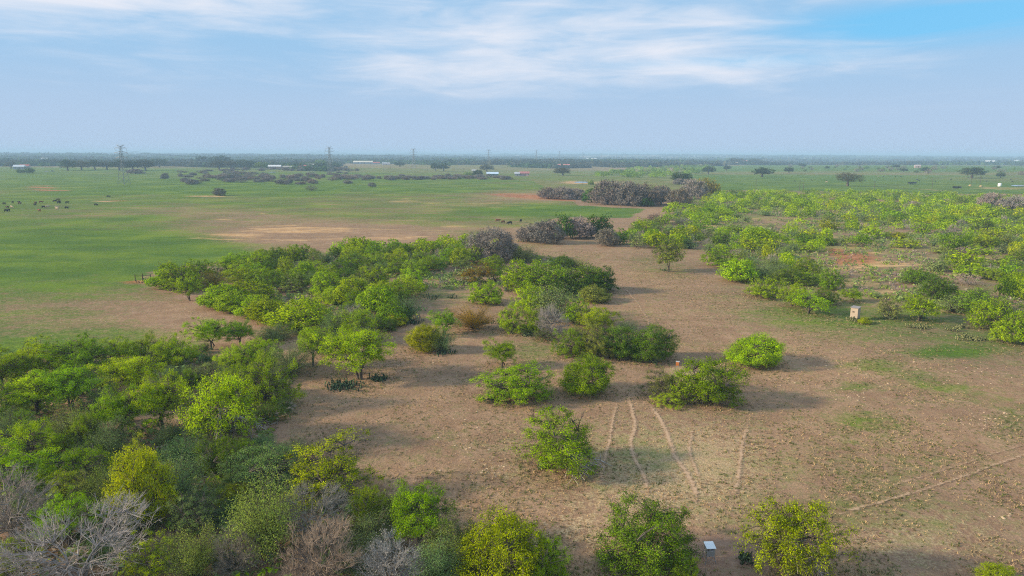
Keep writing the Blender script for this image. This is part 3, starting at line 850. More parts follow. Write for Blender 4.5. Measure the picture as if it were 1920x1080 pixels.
def cactus(seed, lx, ly, n, hi=True):
    """prickly pear: pads stacked edge on edge over a patch of lx by ly metres"""
    rng = np.random.default_rng(seed)
    S = 8 if hi else 6
    C, A1, UP, Sz, Va = [], [], [], [], []
    for i in range(n):
        u, v = rng.normal(0, 0.42, 2)
        p = np.array([np.clip(u, -1, 1) * lx / 2, np.clip(v, -1, 1) * ly / 2, 0.0])
        az = rng.uniform(0, math.pi)
        up = nrmz(np.array([rng.normal(0, 0.35), rng.normal(0, 0.35), 1.0]))
        for k in range(rng.integers(1, 4)):
            h = rng.uniform(0.24, 0.36) * (1 - 0.1 * k)
            p = p + up * h * 0.48
            C.append(p.copy()); A1.append(az); UP.append(up); Sz.append(h); Va.append(rng.uniform(0, 0.5) + (0.4 if rng.uniform() < 0.25 else 0))
            p = p + up * h * 0.42
            up = nrmz(up + rng.normal(0, 0.45, 3) * np.array([1, 1, 0.4])); az += rng.normal(0, 0.7)
    C = np.array(C); UP = np.array(UP); A1 = np.array(A1); Sz = np.array(Sz)[:, None]
    a = np.stack([np.cos(A1), np.sin(A1), 0 * A1], -1); a = nrmz(a - UP * (a * UP).sum(-1, keepdims=True)); nn = np.cross(a, UP)
    ang = np.arange(S) / S * 2 * math.pi
    ring = C[:, None] + (a * Sz * 0.40)[:, None] * np.cos(ang)[None, :, None] + (UP * Sz * 0.52)[:, None] * np.sin(ang)[None, :, None]
    V = np.concatenate([ring, (C + nn * Sz * 0.09)[:, None], (C - nn * Sz * 0.09)[:, None]], 1)
    m = len(C); b = (np.arange(m) * (S + 2))[:, None]
    i = np.arange(S)[None]; j = (np.arange(S)[None] + 1) % S
    F = np.concatenate([np.stack([b + i, b + j, b + S + 0 * i], -1).reshape(-1, 3), np.stack([b + j, b + i, b + S + 1 + 0 * i], -1).reshape(-1, 3)])
    g = Geo(); g.add(V.reshape(-1, 3), F3=F, a=np.repeat(Va, S + 2))
    # woody old joints at the foot
    q = C[rng.integers(0, m, max(3, n // 3))]; q = q * np.array([1, 1, 0]); w = Geo()
    w.tubes(np.stack([q - np.array([0, 0, 0.05]), q + rng.normal(0, 0.05, q.shape) + np.array([0, 0, 0.16])], 1), np.full((len(q), 2), 0.06), 5, 0.3)
    return {'trunk': w.mesh('stem', True), 'crown': g.mesh('pads', True), 'W': lx, 'H': 1.0}


PROTO = {}


def measure(p):
    """true width and height of a prototype's crown"""
    me = p['crown']; co = np.zeros(len(me.vertices) * 3, np.float32); me.vertices.foreach_get('co', co); co = co.reshape(-1, 3)
    q = np.percentile(co, [1.0, 99.0], axis=0)
    p['W'] = float((q[1, 0] - q[0, 0] + q[1, 1] - q[0, 1]) / 2) * 1.02
    p['H'] = float(np.percentile(co[:, 2], 99.6))
    return p


def P(kind, lod, i):
    """build a prototype when first asked for"""
    key = (kind, lod, i)
    if key in PROTO: return PROTO[key]
    s = 1000 + i * 17 + len(kind) * 131 + ord(kind[0]) * 7 + {'hi': 0, 'mid': 1, 'lo': 2, 'min': 3}[lod] * 5003
    if kind == 'mesquite': p = mesquite(s, lod, R=3.0 + 0.2 * (i % 3), H=4.4 + 0.3 * (i % 2), shape='round', lo=0.10, nst=5, lean=0.62, clumps=230, per=112, drop=0.12, lump=0.33, leaf=(0.122, 0.058), cr=0.33, flat=0.85)
    elif kind == 'dense': p = mesquite(s, lod, R=3.0, H=4.2, shape='round', lo=0.05, clumps=250, per=112, cr=0.35, nst=5, lean=0.6, inner=0.55, leaf=(0.12, 0.06), lump=0.13, flat=0.9)
    elif kind == 'tree': p = mesquite(s, lod, R=3.0, H=5.4, shape='umbrella', lo=0.30, clumps=185, per=116, cr=0.36, flat=0.8, leaf=(0.122, 0.058), nst=2 + i % 2, lean=0.45, bark_r=0.17, inner=0.45, lump=0.36, drop=0.14)
    elif kind == 'snag': p = mesquite(s, lod, R=3.0, H=5.2, shape='round', lo=0.20, clumps=175, per=116, cr=0.35, flat=0.85, leaf=(0.122, 0.058), nst=4, lean=0.5, bark_r=0.13, inner=0.4, dead=10, lump=0.28, drop=0.12, twig=6)
    elif kind == 'sparse': p = mesquite(s, lod, R=3.0, H=4.8, shape='round', lo=0.18, clumps=150, per=110, cr=0.29, leaf=(0.11, 0.05), nst=5, lean=0.6, bark_r=0.09, inner=0.3, lump=0.32, drop=0.22, twig=6)
    elif kind == 'dark': p = mesquite(s, lod, R=3.2, H=4.8, shape='round', lo=0.04, clumps=250, per=115, cr=0.37, leaf=(0.095, 0.065), nst=5, lean=0.55, inner=0.5, lump=0.18, twig=3)
    elif kind == 'brush': p = brush(s, lod)
    elif kind == 'thorn': p = brush(s, lod, R=2.2, H=2.6, stems=56, per=120, leaf=(0.095, 0.045), fill=0.55)
    elif kind == 'bare': p = bare(s, lod)
    elif kind == 'barewhite': p = bare(s, lod, R=2.6, H=5.4, stems=1, limbs=90, tw=10, thick=1.35, lo=0.18, spread='tall', twl=0.9)
    elif kind == 'deadwood': p = bare(s, lod, R=4.4, H=4.6, stems=9, limbs=120, tw=8, thick=1.12, lo=0.12, spread='umbrella', twl=1.0)
    elif kind == 'halfbare': p = bare(s, lod, leaves=2600)
    elif kind == 'greytree': p = greyoak(s, lod)
    elif kind == 'oak': p = oak(s, 'lo')
    elif kind == 'greyoak': p = oak(s, 'lo', grey=True)
    PROTO[key] = measure(p)
    return p


KINDS = {  # kind: (object name, category, leaf material, number of prototypes hi, mid, lo)
    'mesquite': ('mesquite_tree', 'mesquite', 'leaf', (3, 3, 4)), 'dense': ('mesquite_tree', 'mesquite', 'leaf', (1, 2, 2)),
    'tree': ('mesquite_tree', 'mesquite', 'leaf', (3, 3, 2)), 'snag': ('mesquite_tree', 'mesquite', 'leaf', (2, 2, 2)), 'sparse': ('mesquite_tree', 'mesquite', 'leaf', (2, 3, 2)),
    'dark': ('evergreen_tree', 'tree', 'dark', (2, 3, 3)), 'brush': ('brush_shrub', 'shrub', 'fine', (3, 2, 3)), 'thorn': ('thorn_shrub', 'shrub', 'fine', (2, 2, 2)),
    'bare': ('bare_shrub', 'bare shrub', 'twig', (2, 2, 2)), 'barewhite': ('dead_tree', 'dead tree', 'twig', (1, 1, 1)), 'deadwood': ('dead_tree', 'dead tree', 'twig', (1, 1, 1)),
    'halfbare': ('bare_shrub', 'bare shrub', 'twig', (1, 1, 1)),
    'greytree': ('leafless_tree', 'tree', 'twig', (2, 2, 3)), 'oak': ('oak_tree', 'oak', 'dark', (3, 3, 3)), 'greyoak': ('oak_tree', 'oak', 'twig', (1, 1, 1)),
}
TINT = {
    'yellow': (0.370, 0.450, 0.003), 'lime': (0.335, 0.485, 0.004), 'green': (0.260, 0.415, 0.006), 'mid': (0.145, 0.255, 0.014), 'deep': (0.056, 0.135, 0.014),
    'olive': (0.245, 0.325, 0.060), 'sage': (0.215, 0.305, 0.105), 'blue': (0.135, 0.230, 0.078), 'pale': (0.275, 0.320, 0.095), 'bronze': (0.240, 0.185, 0.024), 'gold': (0.42, 0.24, 0.02),
    'grey': (0.33, 0.275, 0.24), 'white': (0.31, 0.275, 0.255), 'mauve': (0.255, 0.222, 0.198), 'brown': (0.260, 0.208, 0.160), 'oak': (0.046, 0.080, 0.020), 'oakgrey': (0.095, 0.105, 0.052),
}
BARK = {'white': (0.29, 0.26, 0.24), 'grey': (0.27, 0.235, 0.205), 'mauve': (0.13, 0.11, 0.10), 'brown': (0.16, 0.125, 0.10)}
RND = random.Random(7)
PLANTED = []      # every planted thing: x, y, radius


def plant(kind, loc, w, h, tint, label=None, group=None, rz=None, lod=None, var=None):
    name, cat, lm, cnt = KINDS[kind]
    d = math.hypot(loc[0], loc[1])
    if lod is None: lod = 'hi' if d < 112 else ('mid' if d < 190 else 'lo')
    if kind in ('greytree',) and lod == 'hi': lod = 'mid'
    n = cnt[{'hi': 0, 'mid': 1, 'lo': 2, 'min': 2}[lod]]
    p = P(kind, lod, RND.randrange(n) if var is None else var % n)
    if rz is None: rz = RND.uniform(0, 6.283) if kind not in ('snag',) else RND.uniform(-0.5, 0.5)
    sx = w / p['W']
    e = empty(name, loc, rz, (sx, sx * RND.uniform(0.92, 1.08), h / p['H']))
    c = TINT[tint] if isinstance(tint, str) else tint
    j = [RND.uniform(0.86, 1.10), RND.uniform(0.74, 1.16)]
    c = (c[0] * j[0] * j[1], c[1] * j[1], c[2] * j[1])
    for part, m in (('trunk', 'bark'), ('crown', lm), ('dead_limbs', 'bark')):
        if part not in p: continue
        o = bpy.data.objects.new(part, p[part]); link(o); o.parent = e
        if not p[part].materials: p[part].materials.append(MAT[m])
        o.color = (*c, 1) if part == 'crown' else (*(BARK.get(tint, (0.115, 0.092, 0.074)) if isinstance(tint, str) else (0.115, 0.092, 0.074)), 1)
        if part == 'dead_limbs': o.color = (0.40, 0.355, 0.32, 1); o['kind'] = 'stuff'
    if label: tag(e, label, cat, group)
    else: e['category'] = cat
    PLANTED.append((loc[0], loc[1], w / 2))
    return e


def box_to_world(x0, y0, x1, y1, foot):
    """a plant's outline in the photograph -> where it stands, its real width and height.
    foot: how much of the crown hangs below the line where the trunk meets the ground"""
    cx = (x0 + x1) / 2
    yb = y1
    for _ in range(3):
        dep = PITCH + math.atan((yb - 540) / FPX)
        yb = y1 - foot * (x1 - x0) / 2 * math.sin(max(dep, 0.02))
    p = at(cx, yb)
    dist = math.sqrt(p[0] ** 2 + p[1] ** 2 + (CAMZ - p[2]) ** 2)
    fwd = float(-(np.array([p[0], p[1], p[2] - CAMZ]) @ R3)[2])
    w = (x1 - x0) * fwd / FPX
    # the top of a dome is hidden/raised by its own depth
    h = (yb - y0) * fwd / FPX / math.cos(dep)
    h -= 0.12 * w * math.tan(dep)
    return p, w, max(h, 0.4)


FOOT = {'mesquite': 0.7, 'dense': 0.8, 'tree': 0.05, 'snag': 0.1, 'sparse': 0.5, 'dark': 0.85, 'brush': 0.75, 'thorn': 0.8, 'bare': 0.6, 'barewhite': 0.0, 'deadwood': 0.5, 'halfbare': 0.6, 'greytree': 0.5, 'oak': 0.05, 'greyoak': 0.05}


def stand(kind, bx, tint, label, group=None, **k):
    p, w, h = box_to_world(*bx, FOOT[kind])
    w *= 1.03; h *= 0.95
    if bx[0] < 860 and bx[3] > 655: w *= 1.09; h *= 1.09
    elif 860 < bx[0] < 1270 and 470 < bx[1] < 620: w *= 1.10; h *= 1.06
    elif kind == 'greytree': w *= 1.15
    return plant(kind, p, w, h, tint, label, group, **k)

# ------------------------------------------------------------------ plants standing in the pasture and along its edges
for kind, bx, tint, label in [
    # lone plants of the open pasture
    ('dense', (1366, 624, 1466, 694), 'lime', 'round bright lime-green mesquite standing alone in the open brown pasture'),
    ('mesquite', (1268, 664, 1392, 768), 'green', 'wide leaning green mesquite right of the small orange feeder'),
    ('sparse', (1200, 690, 1292, 752), 'pale', 'thin pale half-bare mesquite touching the wide leaning one near the orange feeder'),
    ('mesquite', (1222, 733, 1284, 766), 'lime', 'low bright sprig of mesquite at the foot of the wide leaning mesquite'),
    ('dense', (1052, 664, 1146, 748), 'green', 'compact two-tone green mesquite between trail head and pale green mesquite'),
    ('mesquite', (908, 676, 1032, 766), 'green', 'broad sprawling yellow-green mesquite with cactus at its left foot'),
    ('tree', (911, 632, 971, 690), 'lime', 'small upright leaning mesquite just behind the broad sprawling one'),
    ('snag', (983, 764, 1120, 878), 'green', 'green mesquite with grey dead limbs at its foot, alone in mid pasture'),
    ('dark', (1122, 948, 1296, 1106), 'mid', 'large dense dark green tree beside the metal feeder, cut by bottom edge'),
    ('mesquite', (1256, 1042, 1306, 1112), 'green', 'low yellow-green mesquite shoot between dark tree and metal feeder'),
    ('snag', (1398, 938, 1554, 1084), 'lime', 'bright green mesquite with bleached dead limbs at the bottom edge, right of feeder'),
    ('dense', (1836, 1062, 1906, 1112), 'lime', 'mesquite top just showing in the lower right corner'),
    ('dense', (770, 608, 828, 664), 'yellow', 'yellow-green rounded mesquite left of the golden shrub'),
    ('thorn', (808, 612, 852, 664), 'sage', 'grey-green thorn bush leaning on the yellow-green rounded mesquite'),
    ('tree', (806, 574, 862, 628), 'green', 'thin open mesquite rising behind the yellow-green rounded mesquite'),
    ('tree', (616, 620, 734, 712), 'lime', 'wide-crowned mesquite shading a ring of cactus left of the pasture'),
    ('tree', (562, 616, 612, 688), 'lime', 'small leaning mesquite with dark trunk left of the wide-crowned one'),
    ('brush', (592, 622, 640, 672), 'sage', 'soft grey-green brush right behind the small leaning mesquite'),
    ('brush', (850, 568, 926, 624), 'gold', 'golden orange flowering shrub in the middle clearing'),
    ('tree', (864, 494, 924, 530), 'bronze', 'flat-topped bronze-green tree at the back of the middle clearing'),
    ('tree', (912, 498, 946, 528), 'green', 'small bright sapling right of the flat-topped bronze-green tree'),
    ('mesquite', (882, 526, 940, 574), 'lime', 'rounded bright mesquite with bare foot in the middle clearing'),
    ('barewhite', (1008, 570, 1064, 634), 'white', 'bleached leafless dead tree in front of the middle clump'),
    ('mesquite', (930, 570, 992, 628), 'green', 'green mesquite left of the bleached dead tree'),
    ('mesquite', (980, 580, 1030, 628), 'green', 'darker mesquite directly behind the bleached dead tree'),
    ('mesquite', (1040, 612, 1102, 672), 'green', 'yellow-green mesquite right of the bleached dead tree with cactus beneath'),
    ('mesquite', (1078, 604, 1150, 676), 'olive', 'olive mesquite pressed against the dark pair of evergreen bushes'),
    ('dark', (1128, 612, 1200, 680), 'mid', 'dark evergreen bush, left one of the pair at the clump end'),
    ('dark', (1182, 610, 1258, 684), 'mid', 'dark evergreen bush with dead sticks below, right end of the clump'),
    ('thorn', (1154, 598, 1202, 628), 'sage', 'grey-topped thorn bush behind the pair of dark evergreen bushes'),
    ('mesquite', (1086, 572, 1150, 622), 'lime', 'bright mesquite behind the bleached dead tree, pasture side'),
    ('mesquite', (1050, 560, 1100, 610), 'green', 'green mesquite over the bleached dead tree on its right'),
    ('brush', (998, 528, 1078, 600), 'sage', 'tall grey-green feathery brush in the middle of the clump'),
    ('mesquite', (964, 532, 1024, 592), 'lime', 'light green mesquite left of the tall grey-green feathery brush'),
    ('mesquite', (944, 486, 1020, 548), 'lime', 'broad light green mesquite at the back left of the clump'),
    ('mesquite', (986, 492, 1060, 556), 'green', 'mid-green mesquite at the back centre of the clump'),
    ('dark', (1052, 494, 1130, 552), 'mid', 'deep green broad evergreen at the back right of the clump'),
    ('dark', (1096, 500, 1150, 552), 'deep', 'darkest rounded evergreen at the pasture end of the clump'),
    ('dense', (1090, 534, 1140, 570), 'olive', 'small round olive bush in front of the darkest evergreen'),
    ('dense', (1034, 478, 1072, 506), 'mid', 'small round green bush standing behind the clump'),
    ('thorn', (1062, 480, 1100, 506), 'pale', 'pale thin thorn bush behind the deep green evergreen'),
    ('sparse', (1004, 610, 1040, 640), 'sage', 'low grey-green bush left of the foot of the bleached tree'),
    ('tree', (1222, 445, 1286, 510), 'olive', 'upright olive tree alone where the pasture narrows'),
    # scrub front around the box blind
    ('dense', (1350, 484, 1420, 532), 'lime', 'dense bright bush at the near left corner of the right scrub'),
    ('mesquite', (1400, 516, 1468, 562), 'green', 'green mesquite next in the scrub edge after the dense corner bush'),
    ('tree', (1430, 546, 1452, 562), 'lime', 'tiny bright sapling in the grass before the scrub edge'),
    ('mesquite', (1460, 524, 1510, 578), 'green', 'upright green mesquite left of the broad tree near the blind'),
    ('tree', (1480, 542, 1552, 588), 'lime', 'broad bright mesquite with visible trunk left of the box blind'),
    ('mesquite', (1528, 536, 1572, 574), 'mid', 'shaded mesquite behind the broad bright one left of the blind'),
    ('tree', (1580, 538, 1620, 566), 'lime', 'small bright mesquite right behind the box blind'),
    ('thorn', (1634, 544, 1654, 560), 'sage', 'small dark thorn bush in the clearing behind the blind'),
    ('dense', (1609, 594, 1632, 609), 'yellow', 'little yellow-green bush at the right foot of the box blind'),
    ('sparse', (1644, 548, 1692, 600), 'pale', 'pale half-bare mesquite right of the box blind'),
    ('tree', (1686, 548, 1762, 602), 'green', 'wide green mesquite with grey twigs right of the blind'),
    ('mesquite', (1822, 556, 1892, 622), 'green', 'tall green mesquite near the right border above the cactus'),
    ('mesquite', (1858, 598, 1900, 646), 'lime', 'bright mesquite lobe below the tall one by the right border'),
    ('mesquite', (1884, 560, 1950, 652), 'lime', 'bright mesquite cut by the right border'),
    ('thorn', (1758, 548, 1812, 590), 'sage', 'grey-green thorn bush between wide and tall mesquites, right side'),
    # grey trees and evergreens where the pasture narrows
    ('greytree', (880, 424, 966, 492), 'mauve', 'large round grey leafless tree at the far corner of the brush'),
    ('brush', (960, 456, 1004, 494), 'pale', 'pale silvery brush right of the large round grey tree'),
    ('greytree', (970, 418, 1012, 454), 'mauve', 'small grey leafless tree, first of the grove beyond the pasture'),
    ('greytree', (998, 410, 1052, 458), 'mauve', 'wide grey leafless tree with dark trunk, second of the grove'),
    ('dark', (1034, 397, 1078, 450), 'deep', 'dark evergreen rising between grey trees of the grove'),
    ('greytree', (1064, 404, 1112, 448), 'mauve', 'grey leafless tree, third grey one of the grove'),
    ('dark', (1092, 402, 1128, 447), 'deep', 'dark evergreen next to last in the grove beyond the pasture'),
    ('dark', (1114, 399, 1150, 446), 'deep', 'dark evergreen closing the pasture end of the grove'),
    ('greytree', (1120, 426, 1156, 462), 'brown', 'brown-grey leafless bush above the row of cactus'),
    ('dark', (1146, 426, 1178, 460), 'mid', 'dark green bush right of the brown-grey one above the cactus row'),
    ('sparse', (1172, 430, 1214, 466), 'sage', 'grey-green bush at the end of the cactus row'),
    ('greytree', (1010, 350, 1046, 373), 'mauve', 'low grey bush at the tip of the far grey thicket'),
    ('greytree', (1036, 349, 1072, 374), 'mauve', 'low grey bush next to the tip of the far grey thicket'),
    ('greytree', (1066, 352, 1098, 374), 'mauve', 'thin grey bush left of the dark one in the far thicket'),
    ('dark', (1091, 352, 1126, 380), 'deep', 'dark green bush at the left of the tall grey trees'),
    ('greytree', (1112, 336, 1166, 384), 'mauve', 'tall grey leafless tree, leftmost of the far grey thicket'),
    ('greytree', (1150, 338, 1206, 386), 'mauve', 'tall grey leafless tree, second of the far grey thicket'),
    ('greytree', (1190, 342, 1236, 386), 'brown', 'brownish leafless tree, third of the far grey thicket'),
    ('dark', (1196, 368, 1226, 388), 'deep', 'dark low evergreen in front of the far grey thicket'),
    ('greytree', (1222, 346, 1258, 384), 'mauve', 'grey leafless tree, rightmost of the far grey thicket'),
    ('greytree', (1252, 352, 1290, 390), 'brown', 'brown leafless tree between the grey thicket and green scrub'),
    ('greytree', (1280, 334, 1322, 374), 'mauve', 'round mauve leafless tree at the back edge of the scrub'),
    ('greytree', (1306, 332, 1346, 368), 'bronze', 'olive-brown leafless tree right of the round mauve one'),
    ('greytree', (1836, 360, 1876, 392), 'mauve', 'pale grey tree standing in the scrub near the right border'),
    ('greytree', (1880, 366, 1926, 398), 'mauve', 'grey tree in the scrub cut by the right border'),
    ('greytree', (1212, 398, 1250, 420), 'brown', 'brown leafless bush on the field edge left of the scrub'),
    # the near left wood, back row against the green field
    ('tree', (-40, 658, 46, 728), 'green', 'mesquite at the left border, first of the back row'),
    ('mesquite', (34, 640, 112, 716), 'lime', 'yellow-green mesquite, second in the back row of the near wood'),
    ('tree', (104, 626, 206, 708), 'green', 'largest mesquite of the back row, trunk visible'),
    ('tree', (198, 630, 264, 694), 'green', 'mesquite right of the largest one in the back row'),
    ('mesquite', (250, 626, 310, 692), 'green', 'mesquite fourth in the back row of the near wood'),
    ('mesquite', (296, 630, 356, 696), 'lime', 'bright mesquite ending the back row of the near wood'),
    ('tree', (368, 594, 426, 656), 'lime', 'slender mesquite at the lane, left of a like pair'),
    ('tree', (418, 594, 484, 648), 'green', 'umbrella mesquite at the lane, right of the slender one'),
    ('brush', (478, 604, 550, 644), 'sage', 'round dense grey-green brush at the corner of the lane'),
    ('thorn', (372, 640, 396, 664), 'deep', 'small dark thorn bush by the fence below the slender mesquite'),
    ('tree', (204, 670, 302, 738), 'lime', 'umbrella mesquite with two trunks, in front of the back row'),
    ('tree', (22, 706, 118, 778), 'lime', 'flat mesquite with grey limbs, near the left border'),
    ('tree', (88, 690, 184, 772), 'green', 'tall mesquite with dark forked trunk right of the flat one'),
    ('mesquite', (-30, 716, 46, 804), 'green', 'mesquite on the left border below the back row'),
    ('tree', (186, 724, 276, 818), 'green', 'mesquite with stout dark trunk left of a bare patch'),
    ('tree', (262, 698, 350, 808), 'lime', 'tall mesquite with trunk standing in the bare patch'),
    ('brush', (166, 722, 218, 778), 'sage', 'grey-green brush between two trunked mesquites of the near wood'),
    ('brush', (-24, 768, 56, 842), 'sage', 'grey-green brush at the left border of the near wood'),
    ('brush', (96, 758, 186, 852), 'olive', 'olive feathery brush left of the round blue-green one'),
    ('mesquite', (2, 788, 112, 884), 'lime', 'broad yellow-green mesquite near the left border, centre of near wood'),
    ('brush', (172, 788, 252, 868), 'sage', 'round blue-green feathery brush in the near wood'),
    ('mesquite', (134, 776, 188, 856), 'green', 'narrow green mesquite between two feathery brushes'),
    ('mesquite', (408, 644, 478, 708), 'lime', 'bright mesquite at the left of the dense mid thicket'),
    ('mesquite', (456, 634, 524, 700), 'lime', 'bright mesquite top behind the dense mid thicket'),
    ('brush', (506, 644, 578, 712), 'sage', 'grey-green brush at the right end of the dense mid thicket'),
    ('sparse', (356, 676, 424, 732), 'pale', 'pale mesquite at the left foot of the mid thicket'),
    ('mesquite', (336, 690, 372, 740), 'green', 'small green mesquite left of the pale one'),
    ('mesquite', (412, 680, 492, 758), 'green', 'green mesquite behind the white-stemmed one'),
    ('snag', (352, 704, 486, 832), 'lime', 'large mesquite with white forked stem and dead limbs in near wood'),
    ('mesquite', (446, 668, 552, 776), 'green', 'biggest dense mesquite of the mid thicket facing the pasture'),
    ('thorn', (470, 752, 532, 800), 'mid', 'dark thorn bush at the pasture edge of the mid thicket'),
    ('thorn', (402, 786, 440, 832), 'mid', 'dark thorn bush at the foot of the white-stemmed mesquite'),
    # the near left wood, front
    ('mesquite', (-24, 828, 76, 930), 'lime', 'yellow-green mesquite on the left border, lower half'),
    ('mesquite', (94, 838, 212, 918), 'green', 'spreading green mesquite above the thin grey bush'),
    ('mesquite', (58, 878, 110, 934), 'lime', 'small yellow mesquite left of the sparse yellow one'),
    ('sparse', (96, 880, 158, 948), 'yellow', 'sparse yellow mesquite in the lower left wood'),
    ('bare', (-40, 896, 92, 1024), 'grey', 'thin grey bare bush at the left border'),
    ('tree', (72, 926, 188, 1024), 'green', 'flat green mesquite behind the large bleached dead tree'),
    ('deadwood', (44, 968, 268, 1120), 'white', 'large bleached dead tree in the lower left corner'),
    ('sparse', (-20, 1000, 68, 1110), 'lime', 'sparse yellow-green mesquite in the bottom left corner'),
    ('brush', (176, 866, 256, 962), 'olive', 'olive feathery brush behind the tall yellow mesquite'),
    ('dense', (222, 856, 318, 1000), 'yellow', 'tall golden yellow mesquite in the near wood'),
    ('sparse', (230, 822, 292, 902), 'yellow', 'thin yellow mesquite with bare twigs at its top'),
    ('sparse', (240, 994, 330, 1104), 'yellow', 'sparse yellow mesquite at the bottom, right of bleached tree'),
    ('brush', (282, 850, 376, 962), 'sage', 'tall blue-green feathery brush right of the golden mesquite'),
    ('brush', (306, 812, 398, 892), 'blue', 'dark feathery brush behind the tall blue-green one'),
    ('mesquite', (380, 820, 456, 902), 'mid', 'mid-green mesquite right of the dark feathery brush'),
    ('dark', (428, 836, 566, 934), 'blue', 'wide dark grey-green evergreen with dead sticks at the pasture edge'),
    ('sparse', (534, 822, 690, 952), 'yellow', 'open yellow mesquite leaning out over the pasture edge'),
    ('brush', (440, 900, 566, 1064), 'olive', 'largest pale olive brush in the near wood'),
    ('sparse', (322, 912, 406, 1012), 'sage', 'grey-green thorny mesquite with pale limbs'),
    ('mesquite', (406, 908, 474, 966), 'yellow', 'small yellow mesquite left of the largest olive brush'),
    ('brush', (386, 890, 440, 942), 'olive', 'small olive brush under the wide dark evergreen'),
    ('brush', (326, 992, 414, 1100), 'olive', 'olive brush at the bottom edge left of the cactus'),
    ('bare', (528, 916, 644, 1030), 'grey', 'upright grey bare bush right of the largest olive brush'),
    ('bare', (544, 984, 664, 1120), 'brown', 'brownish bare bush at the bottom edge'),
    ('mesquite', (662, 916, 716, 1000), 'yellow', 'narrow bright yellow mesquite by the pasture edge'),
    ('sparse', (698, 918, 748, 990), 'yellow', 'wispy yellow mesquite right of the narrow bright one'),
    ('tree', (732, 926, 842, 1036), 'green', 'flat-topped mesquite with dark trunk at the pasture edge'),
    ('brush', (648, 966, 750, 1060), 'sage', 'round grey-green brush below the wispy yellow mesquite'),
    ('brush', (788, 978, 884, 1080), 'olive', 'olive brush below the flat-topped mesquite'),
    ('halfbare', (684, 1010, 790, 1120), 'white', 'pale twiggy half-bare bush at the bottom edge'),
    ('brush', (774, 1016, 866, 1120), 'sage', 'grey-green brush at the bottom edge beside the half-bare bush'),
    ('dense', (860, 968, 1012, 1124), 'yellow', 'big yellow-green mesquite cut by the bottom edge'),
    ('mesquite', (980, 1004, 1060, 1110), 'green', 'green mesquite hugging the big yellow-green one at the bottom'),
    ('brush', (842, 978, 900, 1060), 'blue', 'dark brush left behind the big yellow-green mesquite'),
    ('brush', (590, 900, 660, 960), 'blue', 'dark blue-green brush under the open yellow mesquite'),
    ('bare', (410, 1000, 480, 1090), 'brown', 'brown bare twigs around the cactus at the bottom'),
    ('thorn', (236, 940, 300, 1010), 'sage', 'grey thorn bush under the golden yellow mesquite'),
    ('thorn', (64, 806, 120, 850), 'blue', 'dark thorn bush left of the olive feathery brush'),
    # corner of the brush belt by the lane
    ('mesquite', (276, 490, 346, 544), 'green', 'mesquite at the outer corner of the long brush belt'),
    ('mesquite', (302, 486, 384, 548), 'green', 'mesquite second from the outer corner of the brush belt'),
    ('mesquite', (344, 483, 398, 522), 'green', 'mesquite behind the outer corner of the brush belt'),
    ('tree', (326, 510, 386, 564), 'lime', 'mesquite with dark trunk at the lane end of the belt'),
    ('brush', (370, 504, 428, 546), 'bronze', 'bronze-brown brush in the belt corner'),
    ('tree', (404, 474, 456, 510), 'green', 'taller trunked mesquite sticking out of the belt top'),
    ('dense', (376, 528, 450, 582), 'lime', 'rounded lime mesquite along the lane'),
    ('dense', (404, 524, 508, 578), 'lime', 'widest lime mesquite mound of the belt'),
    ('dense', (406, 544, 470, 590), 'lime', 'low lime mesquite at the lane before the widest mound'),
    ('mesquite', (438, 550, 500, 598), 'lime', 'lime mesquite lobe right of the low one on the lane'),
    ('dense', (464, 554, 546, 610), 'lime', 'bright mesquite left half of the big lane mound'),
    ('dense', (504, 552, 616, 626), 'lime', 'big yellow-green mesquite mound at the lane bend'),
    ('mesquite', (430, 496, 500, 536), 'lime', 'lime mesquite behind the bronze-brown brush'),
    ('mesquite', (474, 496, 536, 538), 'green', 'green mesquite behind the widest lime mound'),
    ('mesquite', (530, 500, 580, 546), 'green', 'green mesquite at the gap behind the lane mounds'),
    ('brush', (600, 578, 664, 640), 'sage', 'grey-green brush right of the big lane mound'),
    ('snag', (624, 574, 704, 640), 'green', 'grey-limbed mesquite in front of the belt'),
    ('mesquite', (688, 590, 740, 624), 'mid', 'shaded mesquite at the front of the belt'),
    ('dense', (706, 562, 766, 612), 'green', 'round green mesquite at the near right of the belt'),
    ('dense', (716, 586, 762, 614), 'yellow', 'yellow-green mesquite lobe at the near right of the belt'),
    ('brush', (740, 548, 792, 606), 'blue', 'dark blue-green brush ending the belt by the clearing'),
]:
    stand(kind, bx, tint, label)

# ------------------------------------------------------------------ cactus
def pear(bx, tint, label, n, seed):
    x0, y0, x1, y1 = bx
    yb = y1 - 0.35 * (y1 - y0)
    p = at((x0 + x1) / 2, yb)
    fwd = float(-(np.array([p[0], p[1], p[2] - CAMZ]) @ R3)[2])
    dep = PITCH + math.atan((yb - 540) / FPX)
    lx = (x1 - x0) * fwd / FPX
    ly = max(0.8, min(5.0, (y1 - y0) * 0.6 * fwd / FPX / math.sin(dep)))
    q = cactus(seed, lx, ly, n, math.hypot(p[0], p[1]) < 110)
    e = empty('prickly_pear', p)
    a = obj('stem', q['trunk'], MAT['bark'], e); a.color = (0.14, 0.115, 0.085, 1)
    b = obj('pads', q['crown'], MAT['pad'], e); b.color = (*tint, 1); b['kind'] = 'stuff'; a['kind'] = 'stuff'
    tag(e, label, 'cactus', 'prickly pear cactus patches')


